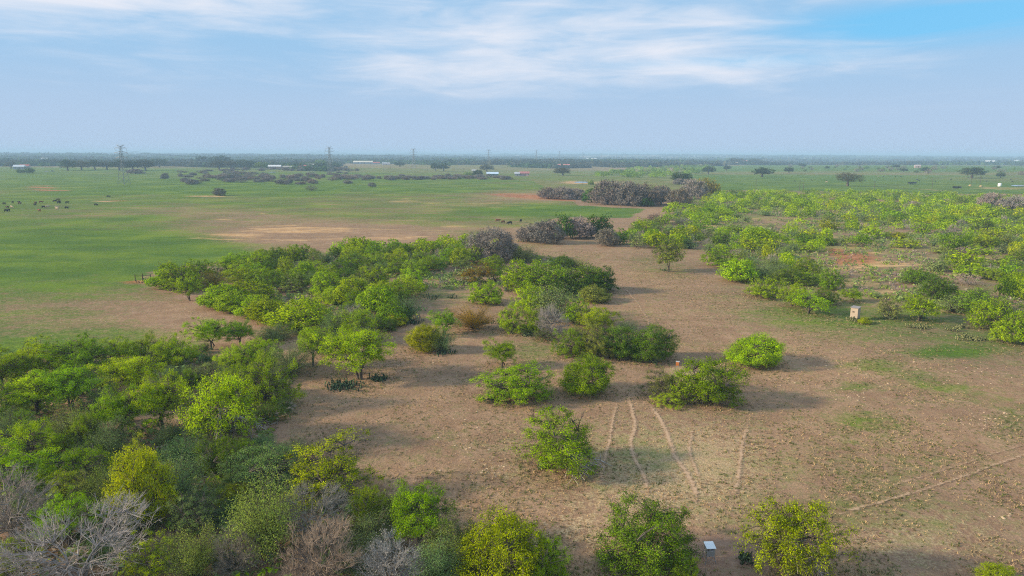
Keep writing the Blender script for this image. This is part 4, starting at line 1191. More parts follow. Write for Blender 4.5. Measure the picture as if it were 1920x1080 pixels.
PADC = (0.105, 0.150, 0.082); PADY = (0.20, 0.22, 0.11); PADD = (0.060, 0.105, 0.070)
for i, (bx, c, n, lab) in enumerate([
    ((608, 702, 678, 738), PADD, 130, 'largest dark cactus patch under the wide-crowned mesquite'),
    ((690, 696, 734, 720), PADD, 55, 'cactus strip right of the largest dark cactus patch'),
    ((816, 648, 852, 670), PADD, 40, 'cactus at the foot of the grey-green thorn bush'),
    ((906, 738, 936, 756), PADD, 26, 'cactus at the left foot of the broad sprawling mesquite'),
    ((1004, 858, 1032, 888), PADC, 26, 'small cactus left of the mesquite with grey dead limbs'),
    ((1384, 1026, 1418, 1066), PADC, 36, 'upright blue-green cactus right of the metal feeder'),
    ((1500, 1056, 1530, 1082), PADC, 20, 'cactus at the bottom edge under the bleached limbs'),
    ((1700, 603, 1748, 621), PADY, 70, 'pale cactus patch in the open grass right of the blind'),
    ((1772, 612, 1800, 624), PADY, 34, 'pale cactus at the upper left of the curved patch'),
    ((1790, 620, 1850, 644), PADY, 100, 'long curved pale cactus patch near the right border'),
    ((1792, 608, 1814, 618), PADY, 22, 'thin cactus row behind the long curved patch'),
    ((1590, 594, 1608, 606), PADY, 22, 'cactus at the left foot of the box blind'),
    ((1650, 588, 1680, 602), PADC, 32, 'grey-green cactus below the pale half-bare mesquite'),
    ((1714, 588, 1740, 602), PADC, 26, 'cactus under the wide green mesquite right of the blind'),
    ((944, 610, 976, 628), PADY, 42, 'pale cactus at the foot of the mesquite left of the bleached tree'),
    ((972, 620, 1010, 634), PADC, 30, 'low cactus left of the bleached dead tree'),
    ((1040, 640, 1068, 662), PADC, 34, 'grey cactus under the yellow-green mesquite by the dead tree'),
    ((848, 520, 888, 536), PADC, 48, 'cactus patch left of the flat-topped bronze-green tree'),
    ((936, 510, 966, 526), PADC, 36, 'cactus behind the small bright sapling'),
    ((936, 536, 966, 550), PADC, 30, 'cactus right of the rounded bright clearing mesquite'),
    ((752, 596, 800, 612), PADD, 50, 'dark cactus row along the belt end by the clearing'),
    ((792, 546, 830, 566), PADC, 40, 'loose cactus patch scattered in the middle clearing'),
    ((836, 550, 856, 562), PADC, 18, 'small cactus right of the loose clearing patch'),
    ((1076, 546, 1112, 570), PADC, 44, 'pale cactus between the small olive bush and the clump'),
    ((1236, 500, 1262, 512), PADC, 24, 'cactus at the foot of the upright olive tree'),
    ((1122, 452, 1200, 462), PADC, 90, 'long cactus row below the brown-grey leafless bush'),
    ((966, 446, 992, 456), PADC, 26, 'cactus between silvery brush and the grove'),
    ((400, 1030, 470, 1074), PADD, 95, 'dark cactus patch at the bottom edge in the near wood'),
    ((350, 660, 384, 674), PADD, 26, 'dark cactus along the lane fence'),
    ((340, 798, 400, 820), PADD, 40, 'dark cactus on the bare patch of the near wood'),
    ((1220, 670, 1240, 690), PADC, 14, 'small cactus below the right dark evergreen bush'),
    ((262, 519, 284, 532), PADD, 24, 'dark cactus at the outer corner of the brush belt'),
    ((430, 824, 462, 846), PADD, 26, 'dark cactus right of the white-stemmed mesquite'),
    ((884, 600, 930, 610), PADC, 26, 'cactus behind the golden shrub on its right'),
]):
    pear(bx, c, lab, n, 500 + i)

# ------------------------------------------------------------------ brush filled in over the thickets
ORD = ['first', 'second', 'third', 'fourth', 'fifth', 'sixth', 'seventh', 'eighth', 'ninth', 'tenth', 'eleventh', 'twelfth', 'thirteenth', 'fourteenth', 'fifteenth', 'sixteenth', 'seventeenth', 'eighteenth', 'nineteenth', 'twentieth', 'twenty-first', 'twenty-second', 'twenty-third', 'twenty-fourth', 'twenty-fifth', 'twenty-sixth', 'twenty-seventh', 'twenty-eighth', 'twenty-ninth', 'thirtieth']
LOOK = {'yellow': 'yellow-green', 'lime': 'bright lime-green', 'green': 'fresh green', 'mid': 'mid-green', 'deep': 'dark green', 'olive': 'olive', 'sage': 'grey-green', 'blue': 'blue-green', 'pale': 'pale green', 'grey': 'grey', 'mauve': 'mauve-grey', 'brown': 'brown-grey', 'oakgrey': 'grey-green', 'oak': 'dark green'}
WORD = {'mesquite': 'rounded mesquite', 'dense': 'dense mesquite', 'tree': 'trunked mesquite', 'snag': 'mesquite with dead limbs', 'sparse': 'thin mesquite', 'dark': 'evergreen bush', 'brush': 'feathery brush', 'thorn': 'thorn bush', 'bare': 'bare bush', 'greytree': 'leafless tree', 'oak': 'oak', 'greyoak': 'oak'}
ROWS = ['front', 'second', 'third', 'fourth', 'fifth', 'sixth', 'seventh', 'back']


def scatter(poly, n, spacing, mixk, seed, wr, hr, avoid=0.55, dens=None):
    """random standing places on the ground inside an outline, spaced apart"""
    rng = random.Random(seed)
    pts = [at(*q)[:2] for q in poly]
    pts = [tuple(q) for q in pts]
    x0 = min(q[0] for q in pts); x1 = max(q[0] for q in pts); y0 = min(q[1] for q in pts); y1 = max(q[1] for q in pts)
    cell = {}
    def near(x, y, r):
        cx, cy = int(x // 6), int(y // 6)
        for a in range(cx - 1, cx + 2):
            for b in range(cy - 1, cy + 2):
                for (u, v, w) in cell.get((a, b), ()):
                    if (u - x) ** 2 + (v - y) ** 2 < (r + w) ** 2: return True
        return False
    for (u, v, w) in PLANTED:
        cell.setdefault((int(u // 6), int(v // 6)), []).append((u, v, w * avoid))
    out = []
    tot = sum(m[2] for m in mixk)
    for _ in range(n * 30):
        if len(out) >= n: break
        x = rng.uniform(x0, x1); y = rng.uniform(y0, y1)
        if not inpoly(np.array([x]), np.array([y]), pts)[0]: continue
        if dens is not None and rng.random() > dens(x, y): continue
        k = rng.uniform(0, tot)
        for m in mixk:
            k -= m[2]
            if k <= 0: break
        sc = m[3] if len(m) > 3 else 1.0
        w = rng.uniform(*wr) * sc; h = rng.uniform(*hr) * sc
        if near(x, y, w / 2 * spacing): continue
        cell.setdefault((int(x // 6), int(y // 6)), []).append((x, y, w / 2 * spacing))
        out.append((x, y, w, h, m[0], m[1]))
    return out


def settle(items, zone, nrows, lod=None):
    """plant scattered items as things of their own, each named by its row and place in the row"""
    items = [q for q in items if -25 < float(pix(q[0], q[1])[0]) < 1945]      # only what the view shows
    items = sorted(items, key=lambda q: q[1])
    per = max(1, math.ceil(len(items) / nrows))
    for r in range(nrows):
        row = items[r * per:(r + 1) * per]
        row.sort(key=lambda q: q[0] / q[1])
        cnt = {}
        for (x, y, w, h, k, t) in row:
            key = (WORD[k], LOOK[t])
            i = cnt.get(key, 0); cnt[key] = i + 1
            rn = 'back' if r == nrows - 1 else ROWS[r]
            lab = f'{LOOK[t]} {WORD[k]}, {ORD[min(i, 29)]} such from left, {rn} row of {zone}'
            plant(k, (x, y, float(terrain(x, y))), w, h, t, lab, 'plants of ' + zone, lod=lod)


MESQ = [('mesquite', 'lime', 3.4), ('mesquite', 'green', 3.0), ('dense', 'lime', 1.0), ('tree', 'green', 1.4, 1.05), ('sparse', 'olive', 1.2, 0.95), ('brush', 'sage', 2.2, 0.8), ('brush', 'olive', 1.0, 0.8), ('thorn', 'sage', 2.4, 0.7), ('mesquite', 'mid', 2.2), ('bare', 'grey', 1.1, 0.6)]
belt = scatter([(400, 500), (470, 494), (560, 484), (680, 468), (800, 462), (960, 470), (985, 495), (890, 512), (850, 505), (790, 530), (780, 580), (700, 600), (640, 590), (590, 560), (540, 552), (470, 540)], 104, 0.66, MESQ, 11, (4.4, 7.8), (3.2, 5.0))
settle(belt, 'the long brush belt', 6)

belt2 = scatter([(0, 690), (330, 668), (520, 700), (545, 790), (470, 830), (640, 900), (820, 1000), (820, 1075), (0, 1075)], 92, 0.46,
                [('brush', 'sage', 3, 0.8), ('brush', 'blue', 2, 0.8), ('thorn', 'sage', 3, 0.75), ('thorn', 'blue', 1.5, 0.7), ('sparse', 'olive', 1.5, 0.9), ('mesquite', 'green', 1.2, 0.8)], 12, (2.6, 4.6), (1.7, 3.0), 0.25)
settle(belt2, 'the near wood undergrowth', 4)

# right scrub: dense at the back, open sandy ground in the middle
def scrub_density(x, y):
    px, py = pix(np.array([x]), np.array([y])); px = float(px[0]); py = float(py[0])
    d = 1.0
    for cx, cy, rx, ry, k in ((1610, 505, 130, 42, 0.96), (1700, 490, 60, 40, 0.85), (1430, 424, 130, 22, 0.85), (1560, 432, 120, 18, 0.8), (1480, 400, 110, 8, 0.6), (1640, 405, 60, 8, 0.5), (1650, 560, 110, 24, 0.85), (1790, 545, 70, 40, 0.6), (1680, 460, 50, 16, 0.6)):
        q = math.hypot((px - cx) / rx, (py - cy) / ry)
        if q < 1.15: d = min(d, 1 - k * min(1, (1.15 - q) / 0.35))
    return d * (-0.15 + 1.7 * float(fbm(np.array([x]), np.array([y]), 30, 77)[0]))


SCRUB = [('mesquite', 'lime', 4.0), ('mesquite', 'yellow', 0.8), ('mesquite', 'green', 3.2), ('mesquite', 'mid', 2.2), ('dense', 'lime', 1.0), ('dense', 'green', 0.8), ('tree', 'green', 1.0), ('sparse', 'olive', 1.8), ('brush', 'sage', 2.6, 0.75), ('thorn', 'sage', 3.0, 0.65), ('brush', 'olive', 2.0, 0.75), ('dark', 'mid', 0.9), ('bare', 'grey', 1.5, 0.7)]
scrub = scatter([(1180, 452), (1170, 436), (1256, 404), (1262, 388), (1330, 368), (1420, 362), (1700, 366), (1940, 374), (2000, 430), (1980, 640), (1900, 640), (1850, 600), (1800, 570), (1740, 560), (1640, 545), (1560, 545), (1480, 545), (1410, 528), (1350, 500), (1320, 470), (1250, 470)], 1150, 0.50, SCRUB, 13, (3.2, 9.4), (2.4, 5.2), 0.5, scrub_density)
scrub.sort(key=lambda q: -q[2] / q[1])
near_scrub, rest, nm = [], [], 0
for q in scrub:
    is_m = KINDS[q[4]][0] == 'mesquite_tree'
    if (is_m and nm < 84) or (not is_m and q[1] < 330): near_scrub.append(q); nm += is_m
    else: rest.append(q)
settle(near_scrub, 'the right scrub', 8)


def merged(name, items, lod, label, cat=None):
    """what is past counting: one mass built from the same plants"""
    groups = {}
    ylim = sorted(q[1] for q in items)[min(lod[1], len(items) - 1)] if not isinstance(lod, str) else 0
    for (x, y, w, h, k, t) in items:
        groups.setdefault((KINDS[k][2], t), []).append((x, y, w, h, k))
    by_mat = {}
    rng = np.random.default_rng(5)
    for (mat, t), L_ in groups.items():
        for (x, y, w, h, k) in L_:
            n = KINDS[k][3][2]
            p = P(k, lod if isinstance(lod, str) else (lod[0] if y < ylim else lod[2]), rng.integers(0, n))
            me = p['crown']
            nv = len(me.vertices)
            if '_co' not in p:
                co = np.zeros(nv * 3, np.float32); me.vertices.foreach_get('co', co); p['_co'] = co.reshape(-1, 3)
                va = np.zeros(nv, np.float32); me.attributes['var'].data.foreach_get('value', va); p['_va'] = va
                ni = np.zeros(len(me.loops), np.int32); me.loops.foreach_get('vertex_index', ni); p['_f'] = ni.reshape(-1, 4)
            a = rng.uniform(0, 6.28); c, s = math.cos(a), math.sin(a)
            v = p['_co'] * np.array([w / p['W'], w / p['W'], h / p['H']])
            v = np.stack([v[:, 0] * c - v[:, 1] * s + x, v[:, 0] * s + v[:, 1] * c + y, v[:, 2] + float(terrain(x, y))], -1)
            g = by_mat.setdefault((mat, t), Geo())
            g.add(v, p['_f'], a=np.clip(p['_va'] + rng.normal(0, 0.12), 0, 1))
    root = empty(name, (0, 0, 0))
    for (mat, t), g in by_mat.items():
        o = obj('foliage', g.mesh('foliage'), MAT[mat], root); o.color = (*TINT[t], 1); o['kind'] = 'stuff'
    root['kind'] = 'stuff'; tag(root, label, cat)


merged('scrub_thicket', rest, ('lo', 50, 'min'), 'dense mesquite scrub filling the back of the right thicket', 'scrub')

# low undergrowth between the bushes of the scrub: ankle-high brush nobody could count
def low_mass(outline, n, seed, label, probs=(0.42, 0.22, 0.14, 0.12, 0.10)):
    rng = np.random.default_rng(seed)
    poly = [at(*q)[:2] for q in outline]
    gp = np.array(poly)
    n0 = 60000
    x = rng.uniform(gp[:, 0].min(), gp[:, 0].max(), n0); y = rng.uniform(gp[:, 1].min(), gp[:, 1].max(), n0)
    ok = inpoly(x, y, [tuple(q) for q in poly])
    f = fbm(x, y, 16, 33)
    ok &= rng.uniform(size=n0) < np.clip((f - 0.36) * 4.0, 0.04, 1)
    x = x[ok][:n]; y = y[ok][:n]; k = len(x); z = terrain(x, y)
    w = rng.uniform(0.7, 2.2, k); h = w * rng.uniform(0.35, 0.75, k)
    C = 12
    u = nrmz(rng.normal(0, 1, (k, C, 3))) * rng.uniform(0.35, 1, (k, C, 1)) ** 0.5
    u[..., 2] = np.abs(u[..., 2])
    pos = np.stack([x, y, z + 0.03], -1)[:, None] + u * np.stack([w / 2, w / 2, h], -1)[:, None]
    nor = nrmz(u + rng.normal(0, 0.5, u.shape))
    sz = np.repeat(0.16 + 0.20 * w, C)
    kind = rng.choice(5, k, p=probs)
    root = empty('ground_brush', (0, 0, 0)); root['kind'] = 'stuff'
    tag(root, label, 'undergrowth')
    for i, t in enumerate(('sage', 'olive', 'pale', 'green', 'grey')):
        mk = np.repeat(kind == i, C)
        g = Geo(); g.cards(pos.reshape(-1, 3)[mk], nor.reshape(-1, 3)[mk], sz[mk] * 1.2, sz[mk] * 0.6, rng, rng.uniform(0, 1, mk.sum()))
        o = obj('foliage', g.mesh('foliage'), MAT['fine'], root); o.color = (*TINT[t], 1); o['kind'] = 'stuff'


low_mass([(1270, 412), (1340, 376), (1940, 384), (2000, 640), (1880, 634), (1780, 580), (1560, 552), (1420, 530), (1330, 470)], 9500, 23, 'ankle-high grey-green brush covering the open ground of the right scrub', (0.48, 0.28, 0.03, 0.03, 0.18))
low_mass([(330, 530), (400, 500), (560, 484), (800, 462), (985, 475), (1130, 510), (1130, 560), (1000, 575), (960, 540), (800, 545), (790, 605), (640, 625), (480, 580)], 2200, 24, 'ankle-high grey-green brush under the long belt and the clump', (0.5, 0.2, 0.06, 0.08, 0.16))
low_mass([(-60, 690), (330, 672), (540, 700), (555, 800), (470, 830), (640, 900), (840, 1010), (860, 1110), (-60, 1110)], 900, 25, 'ankle-high grey-green brush on the floor of the near wood', (0.46, 0.2, 0.04, 0.08, 0.22))

# ------------------------------------------------------------------ far trees one can tell apart
for kind, bx, tint, label in [
    ('oak', (366, 292, 392, 309), 'oak', 'dark round oak left of the broad hilltop oak'),
    ('oak', (398, 291, 434, 312), 'oak', 'broad dark hilltop oak behind two lesser oaks'),
    ('oak', (398, 300, 424, 318), 'oakgrey', 'lesser oak below the broad hilltop oak, left one'),
    ('oak', (420, 300, 446, 317), 'oakgrey', 'lesser oak below the broad hilltop oak, right one'),
    ('oak', (444, 299, 478, 316), 'oak', 'oak with two stems right of the hilltop oaks'),
    ('oak', (478, 303, 502, 317), 'mid', 'greener low oak near the farm buildings'),
    ('oak', (590, 299, 612, 313), 'mid', 'bright green tree behind the farm shed'),
    ('oak', (808, 305, 826, 321), 'oak', 'field oak alone on the plain, left of its twin'),
    ('oak', (822, 305, 842, 321), 'oak', 'field oak alone on the plain, right of its twin'),
    ('oak', (900, 308, 926, 322), 'oakgrey', 'grey-green oak behind the blue-roofed shed'),
    ('oak', (886, 318, 906, 331), 'oak', 'dark oak left of the blue-roofed shed'),
    ('dark', (868, 321, 890, 331), 'mid', 'low bush at the left of the shed yard'),
    ('oak', (1040, 314, 1070, 329), 'oakgrey', 'grey oak at the left of the far green wood'),
    ('dark', (1102, 338, 1114, 347), 'mid', 'small dark bush beside the pale pond'),
    ('oak', (1258, 322, 1298, 345), 'oak', 'round dark oak behind the grey thicket'),
    ('greytree', (1262, 334, 1284, 346), 'mauve', 'little grey bush under the round dark oak'),
    ('oak', (1316, 311, 1340, 327), 'oak', 'dark oak left on the right plain, by grey brush'),
    ('oak', (1354, 310, 1370, 320), 'oak', 'small oak far behind the dark plain oak'),
    ('oak', (1412, 313, 1446, 332), 'oak', 'spreading oak, middle of the right green plain'),
    ('oak', (1470, 313, 1488, 325), 'oak', 'small oak right of the spreading plain oak'),
    ('greyoak', (1568, 322, 1610, 349), 'oakgrey', 'large lone bare-twigged oak in the right green field'),
    ('oak', (1802, 312, 1842, 334), 'oak', 'large dark oak at the far side of the right field'),
    ('oak', (1868, 324, 1884, 334), 'oak', 'small dark tree near the white tank'),
    ('greyoak', (1910, 318, 1934, 334), 'brown', 'brown tree cut by the right border of the field'),
    ('oak', (1400, 297, 1428, 308), 'oak', 'dark tree right of the red-roofed house'),
    ('oak', (1362, 296, 1396, 308), 'oakgrey', 'grey tree left of the red-roofed house'),
    ('oak', (12, 302, 30, 316), 'oakgrey', 'tree left of the white houses at the left border'),
    ('dark', (48, 313, 64, 325), 'deep', 'dark round bush right of the white houses'),
    ('dark', (32, 316, 46, 325), 'deep', 'dark bush in front of the white houses'),
    ('greytree', (402, 352, 422, 367), 'mauve', 'lone grey tree on the sandy strip of the left field'),
    ('greytree', (240, 316, 268, 326), 'mauve', 'pale grey bush behind the nearest pylon'),
    ('greytree', (302, 324, 316, 336), 'mauve', 'small grey bush right of the nearest pylon'),
    ('oak', (740, 303, 760, 313), 'oak', 'dark tree right of the long white barn'),
]:
    stand(kind, bx, tint, label, lod='lo')

# oak wood left of the nearest pylon
for i, (bx, t) in enumerate([((112, 298, 142, 320), 'oak'), ((138, 300, 168, 319), 'oakgrey'), ((164, 299, 192, 318), 'oak'), ((188, 302, 214, 318), 'oakgrey'), ((210, 300, 238, 320), 'oak'), ((236, 300, 262, 320), 'oak'), ((258, 298, 288, 320), 'oakgrey'), ((284, 297, 314, 314), 'oak')]):
    stand('oak', bx, t, f'oak {ORD[i]} from left in the dark wood behind the nearest pylon', 'oaks of the dark wood', lod='lo')

GREYMIX = [('bare', 'mauve', 2), ('greytree', 'mauve', 4), ('greytree', 'brown', 1), ('thorn', 'sage', 1, 0.8)]
rows = scatter([(330, 322), (460, 318), (640, 314), (700, 326), (760, 331), (940, 332), (960, 339), (760, 343), (640, 358), (540, 358), (520, 348), (420, 343), (350, 347), (324, 338)], 290, 0.30, GREYMIX, 31, (6, 13), (2.6, 4.8), 0.2,
               lambda x, y: 0.05 + 0.95 * (float(fbm(np.array([x * 0.22]), np.array([y * 1.1]), 55, 3)[0]) > 0.52))
settle(rows, 'the grey brush before the farm', 8, 'lo')
gw = scatter([(1100, 330), (1190, 316), (1330, 312), (1340, 322), (1230, 334), (1120, 334)], 130, 0.5, [('mesquite', 'green', 3), ('mesquite', 'mid', 2), ('dark', 'mid', 1)], 32, (9, 15), (5, 8), 0.4)
merged('far_wood', gw, 'min', 'green mesquite wood on the plain behind the grey thicket', 'wood')
rb = scatter([(1480, 312), (1920, 318), (1920, 328), (1750, 326), (1480, 322)], 46, 0.9, [('dark', 'mid', 2), ('bare', 'mauve', 2, 1.3), ('oak', 'oak', 0.4, 1.5)], 33, (5, 11), (3.5, 6), 0.4)
settle(rb, 'the plain beyond the right field', 3, 'lo')

# ------------------------------------------------------------------ woodland out to the horizon
def woodland():
    rng = np.random.default_rng(41)
    g = {}
    def patch(n, d0, d1, size, cards, thr, sc, seed, hgt):
        m = n * 14
        d = np.sqrt(rng.uniform(d0 * d0, d1 * d1, m)) if d1 < 3000 else d0 * (d1 / d0) ** rng.uniform(0, 1, m)
        a = rng.uniform(-0.80, 0.80, m)
        x = d * np.sin(a); y = d * np.cos(a)
        f = fbm(x * 0.30, y * 1.5, sc, seed, 5)
        ok = f > thr
        px, py = pix(x, y)
        clear = inpoly(px, py, [(-900, 312), (330, 312), (620, 322), (640, 306), (860, 310), (1040, 316), (1320, 312), (1500, 309), (2900, 320), (2900, 500), (-900, 500)])
        ok &= ~clear
        ok &= ~((d < 1900) & (np.abs(x + 60) < 90) & (f < thr + 0.05))
        x = x[ok][:n]; y = y[ok][:n]; d = d[ok][:n]
        k = len(x)
        z = terrain(x, y)
        w = size * rng.uniform(0.6, 1.4, k); h = hgt * rng.uniform(0.55, 1.25, k)
        u = rng.normal(0, 1, (k, cards, 3)); u = nrmz(u) * rng.uniform(0.4, 1, (k, cards, 1)) ** 0.5
        u[..., 2] = np.abs(u[..., 2]) * 0.95
        pos = np.stack([x, y, z], -1)[:, None] + u * np.stack([w / 2, w / 2, h], -1)[:, None]
        nor = nrmz(u * 0.8 + rng.normal(0, 0.45, u.shape) + np.array([0, 0, 0.25]))
        cs = np.repeat(np.maximum(h * 0.5, w * 0.17) * rng.uniform(0.8, 1.2, k), cards)
        va = np.repeat(rng.uniform(0.1, 0.9, k), cards)
        sel = np.repeat(fbm(x, y, sc * 0.7, seed + 9) + rng.normal(0, 0.10, k), cards)
        P_ = pos.reshape(-1, 3); Nn = nor.reshape(-1, 3)
        for nm, mk in (('oakgrey', sel > 0.56), ('oak', (sel <= 0.56) & (sel > 0.44)), ('mid', sel <= 0.44)):
            if mk.sum() == 0: continue
            gg = g.setdefault(nm, Geo())
            gg.cards(P_[mk], Nn[mk], cs[mk] * 1.3, cs[mk] * 0.9, rng, np.clip(va[mk] + rng.normal(0, 0.15, mk.sum()), 0, 1))
    patch(2200, 800, 1700, 20, 22, 0.47, 260, 51, 7.5)
    patch(5200, 1700, 3600, 44, 14, 0.40, 420, 52, 9.0)
    patch(4600, 3600, 15000, 90, 12, 0.36, 900, 53, 13.0)
    root = empty('woodland', (0, 0, 0)); root['kind'] = 'stuff'
    tag(root, 'hazy blue-green woodland stretching to the horizon', 'woodland')
    for nm, gg in g.items():
        o = obj('foliage', gg.mesh('foliage'), MAT['dark'], root); o.color = (*{'oakgrey': (0.055, 0.062, 0.036), 'oak': (0.030, 0.056, 0.018), 'mid': (0.050, 0.100, 0.018)}[nm], 1); o['kind'] = 'stuff'


woodland()

# ------------------------------------------------------------------ pylons
def pylon_mesh():
    """parts of a lattice transmission tower 38 m tall"""
    H = 38.0
    legs = []
    for sx in (-1, 1):
        for sy in (-1, 1):
            g = Geo()
            P = np.array([[[sx * 3.6, sy * 3.6, -0.3], [sx * 2.2, sy * 2.2, 13], [sx * 1.05, sy * 1.05, 24], [sx * 0.8, sy * 0.8, H - 1.5]]])
            g.tubes(P, np.array([[0.20, 0.18, 0.15, 0.12]]), 4); legs.append(g.mesh('leg', False, False))
    def half(z): return np.interp(z, [-0.3, 13, 24, H - 1.5], [3.6, 2.2, 1.05, 0.8])
    lat = Geo()
    zs = [0.2, 5.5, 10, 13.8, 17.2, 20, 22.4, 24.6, 26.8, 29, 31.2, 33.4, 35.4, 36.5]
    S, E = [], []
    for a, b in zip(zs, zs[1:]):
        ha, hb = half(a), half(b)
        for (ax, ay), (bx, by) in (((-1, -1), (1, -1)), ((1, -1), (1, 1)), ((1, 1), (-1, 1)), ((-1, 1), (-1, -1))):
            S += [[ax * ha, ay * ha, a], [bx * ha, by * ha, a], [ax * hb, ay * hb, b]]; E += [[bx * hb, by * hb, b], [ax * hb, ay * hb, b], [bx * hb, by * hb, b]]
    lat.tubes(np.stack([S, E], 1), np.full((len(S), 2), 0.08), 3)
    arms = []
    for z, l in ((25.5, 6.2), (30.0, 7.4), (34.5, 6.0), (37.5, 4.2)):
        g = Geo(); S, E = [], []
        h = half(min(z, H - 1.5))
        for s in (-1, 1):
            for sy in (-1, 1):
                S += [[s * h, sy * h, z], [s * h, sy * h, z + (1.5 if z < 37 else -1.2)]]; E += [[s * l, 0, z + 0.25], [s * l, 0, z + 0.25]]
            S += [[s * (h + l) / 2, -h / 2, z + 0.12]]; E += [[s * (h + l) / 2, h / 2, z + 0.12]]
        g.tubes(np.stack([S, E], 1), np.full((len(S), 2), 0.12), 3); arms.append(g.mesh('cross_arm', False, False))
    ins = []
    for z, l in ((25.5, 6.2), (30.0, 7.4), (34.5, 6.0)):
        for s in (-1, 1):
            g = Geo()
            zz = np.linspace(0.1, 2.4, 9)
            g.tubes(np.stack([np.full(9, s * l), np.zeros(9), z - zz + 0.25], -1)[None], np.array([[0.05, 0.16, 0.06, 0.16, 0.06, 0.16, 0.06, 0.16, 0.05]]), 6)
            ins.append(g.mesh('insulator', False, False))
    return legs, lat.mesh('lattice', False, False), arms, ins


PY = pylon_mesh()
p1 = at(233, 346)
pylons = [(p1[0], p1[1]), (-263, 1000), (-192, 1350), (-60, 1750), (74, 2150), (172, 2560), (300, 2960), (430, 3360), (560, 3760)]
PT = ['nearest and tallest-looking steel lattice pylon standing in the left green field', 'second steel lattice pylon, behind the farm buildings', 'third steel lattice pylon, beyond the field oaks', 'fourth pylon of the line, small against the horizon', 'fifth pylon of the line, faint on the horizon', 'sixth pylon of the line, very faint on the horizon', 'seventh pylon of the line, barely visible', 'eighth pylon of the line, a speck on the horizon', 'ninth and farthest visible pylon of the line']
heads = []
for i, (x, y) in enumerate(pylons):
    e = empty('pylon', (x, y, float(terrain(x, y))), math.radians(-14), (1, 1, 0.92 if i == 0 else 1))
    for m in PY[0]: obj('leg', m, MAT['steel'], e)
    obj('lattice', PY[1], MAT['steel'], e)
    for m in PY[2]: obj('cross_arm', m, MAT['steel'], e)
    for m in PY[3]: obj('insulator', m, MAT['steel'], e)
    tag(e, PT[i], 'pylon', 'pylons of the power line')
    heads.append((x, y, float(terrain(x, y)), 0.92 if i == 0 else 1.0))
c14, s14 = math.cos(math.radians(-14)), math.sin(math.radians(-14))
prev = (p1[0] - 95, p1[1] - 380, 0.0, 1.0)
spans = list(zip(heads, heads[1:]))[:3]
wn = ['nearest', 'second', 'third']
for k, (a, b) in enumerate(spans):
    for z, l in ((25.5, 6.2), (30.0, 7.4), (34.5, 6.0)):
        for s in (-1, 1):
            A = np.array([a[0] + c14 * s * l, a[1] + s14 * s * l, a[2] + (z - 2.2) * a[3]]); B = np.array([b[0] + c14 * s * l, b[1] + s14 * s * l, b[2] + (z - 2.2) * b[3]])
            t = np.linspace(0, 1, 17)[:, None]
            Pp = A * (1 - t) + B * t; Pp[:, 2] -= 4 * 8.0 * (t * (1 - t))[:, 0]
            g = Geo(); g.tubes(Pp[None], np.full((1, 17), 0.05), 4)
            o = obj('power_cable', g.mesh('power_cable', False, False), MAT['steel'])
            tag(o, f'{["lower", "middle", "upper"][[25.5, 30.0, 34.5].index(z)]} {["left", "right"][s > 0]} cable hanging in the {wn[k]} span of pylons', 'cable', 'cables of the power line')

# ------------------------------------------------------------------ wooden utility poles
def pole(px, y0, y1, label):
    p = at(px, y1)
    d = math.hypot(p[0], p[1])
    h = max(8.0, min(13.0, (y1 - y0) * d / FPX))
    e = empty('utility_pole', p, RND.uniform(-0.3, 0.3))
    g = Geo(); g.tubes(np.array([[[0, 0, -0.3], [0, 0, h * 0.5], [0, 0, h]]]), np.array([[0.17, 0.15, 0.11]]), 7); obj('pole', g.mesh('pole', True, False), MAT['wood'], e)
    g = Geo(); g.box((0, 0.14, h - 0.6), (2.2, 0.10, 0.13)); ca = obj('cross_arm', g.mesh('cross_arm', False, False), MAT['wood'], e)
    for s in (-0.95, 0.0, 0.95):
        g = Geo(); g.tubes(np.array([[[s, 0.14, h - 0.54], [s, 0.14, h - 0.42], [s, 0.14, h - 0.34]]]), np.array([[0.05, 0.07, 0.03]]), 6); obj('insulator', g.mesh('insulator', True, False), MAT['steel'], ca)
    tag(e, label, 'pole', 'wooden utility poles')


for a in [(719, 307, 318.5, 'utility pole left of the field oaks, farther left of two'), (732, 308, 319, 'utility pole left of the field oaks, nearer them'), (802, 309, 319.5, 'utility pole just left of the twin field oaks'), (869, 316, 327, 'utility pole left of the shed yard'), (932, 317, 330, 'utility pole at the right end of the blue-roofed shed'),
          (1093, 334, 346, 'utility pole in front of the pale pond'), (1417, 343, 354, 'utility pole at the left of the right green field'), (1499, 344, 357, 'left pole of the close pair behind the scrub'), (1506, 344, 357, 'right pole of the close pair behind the scrub'), (1639, 343, 358, 'utility pole between the lone oak and the dark trailer'),
          (1747, 339, 357, 'utility pole in the middle of the right green field'), (1820, 336, 348, 'utility pole above the yellow bale feeders'), (1837, 334, 350, 'utility pole left of the white tank')]:
    pole(*a)

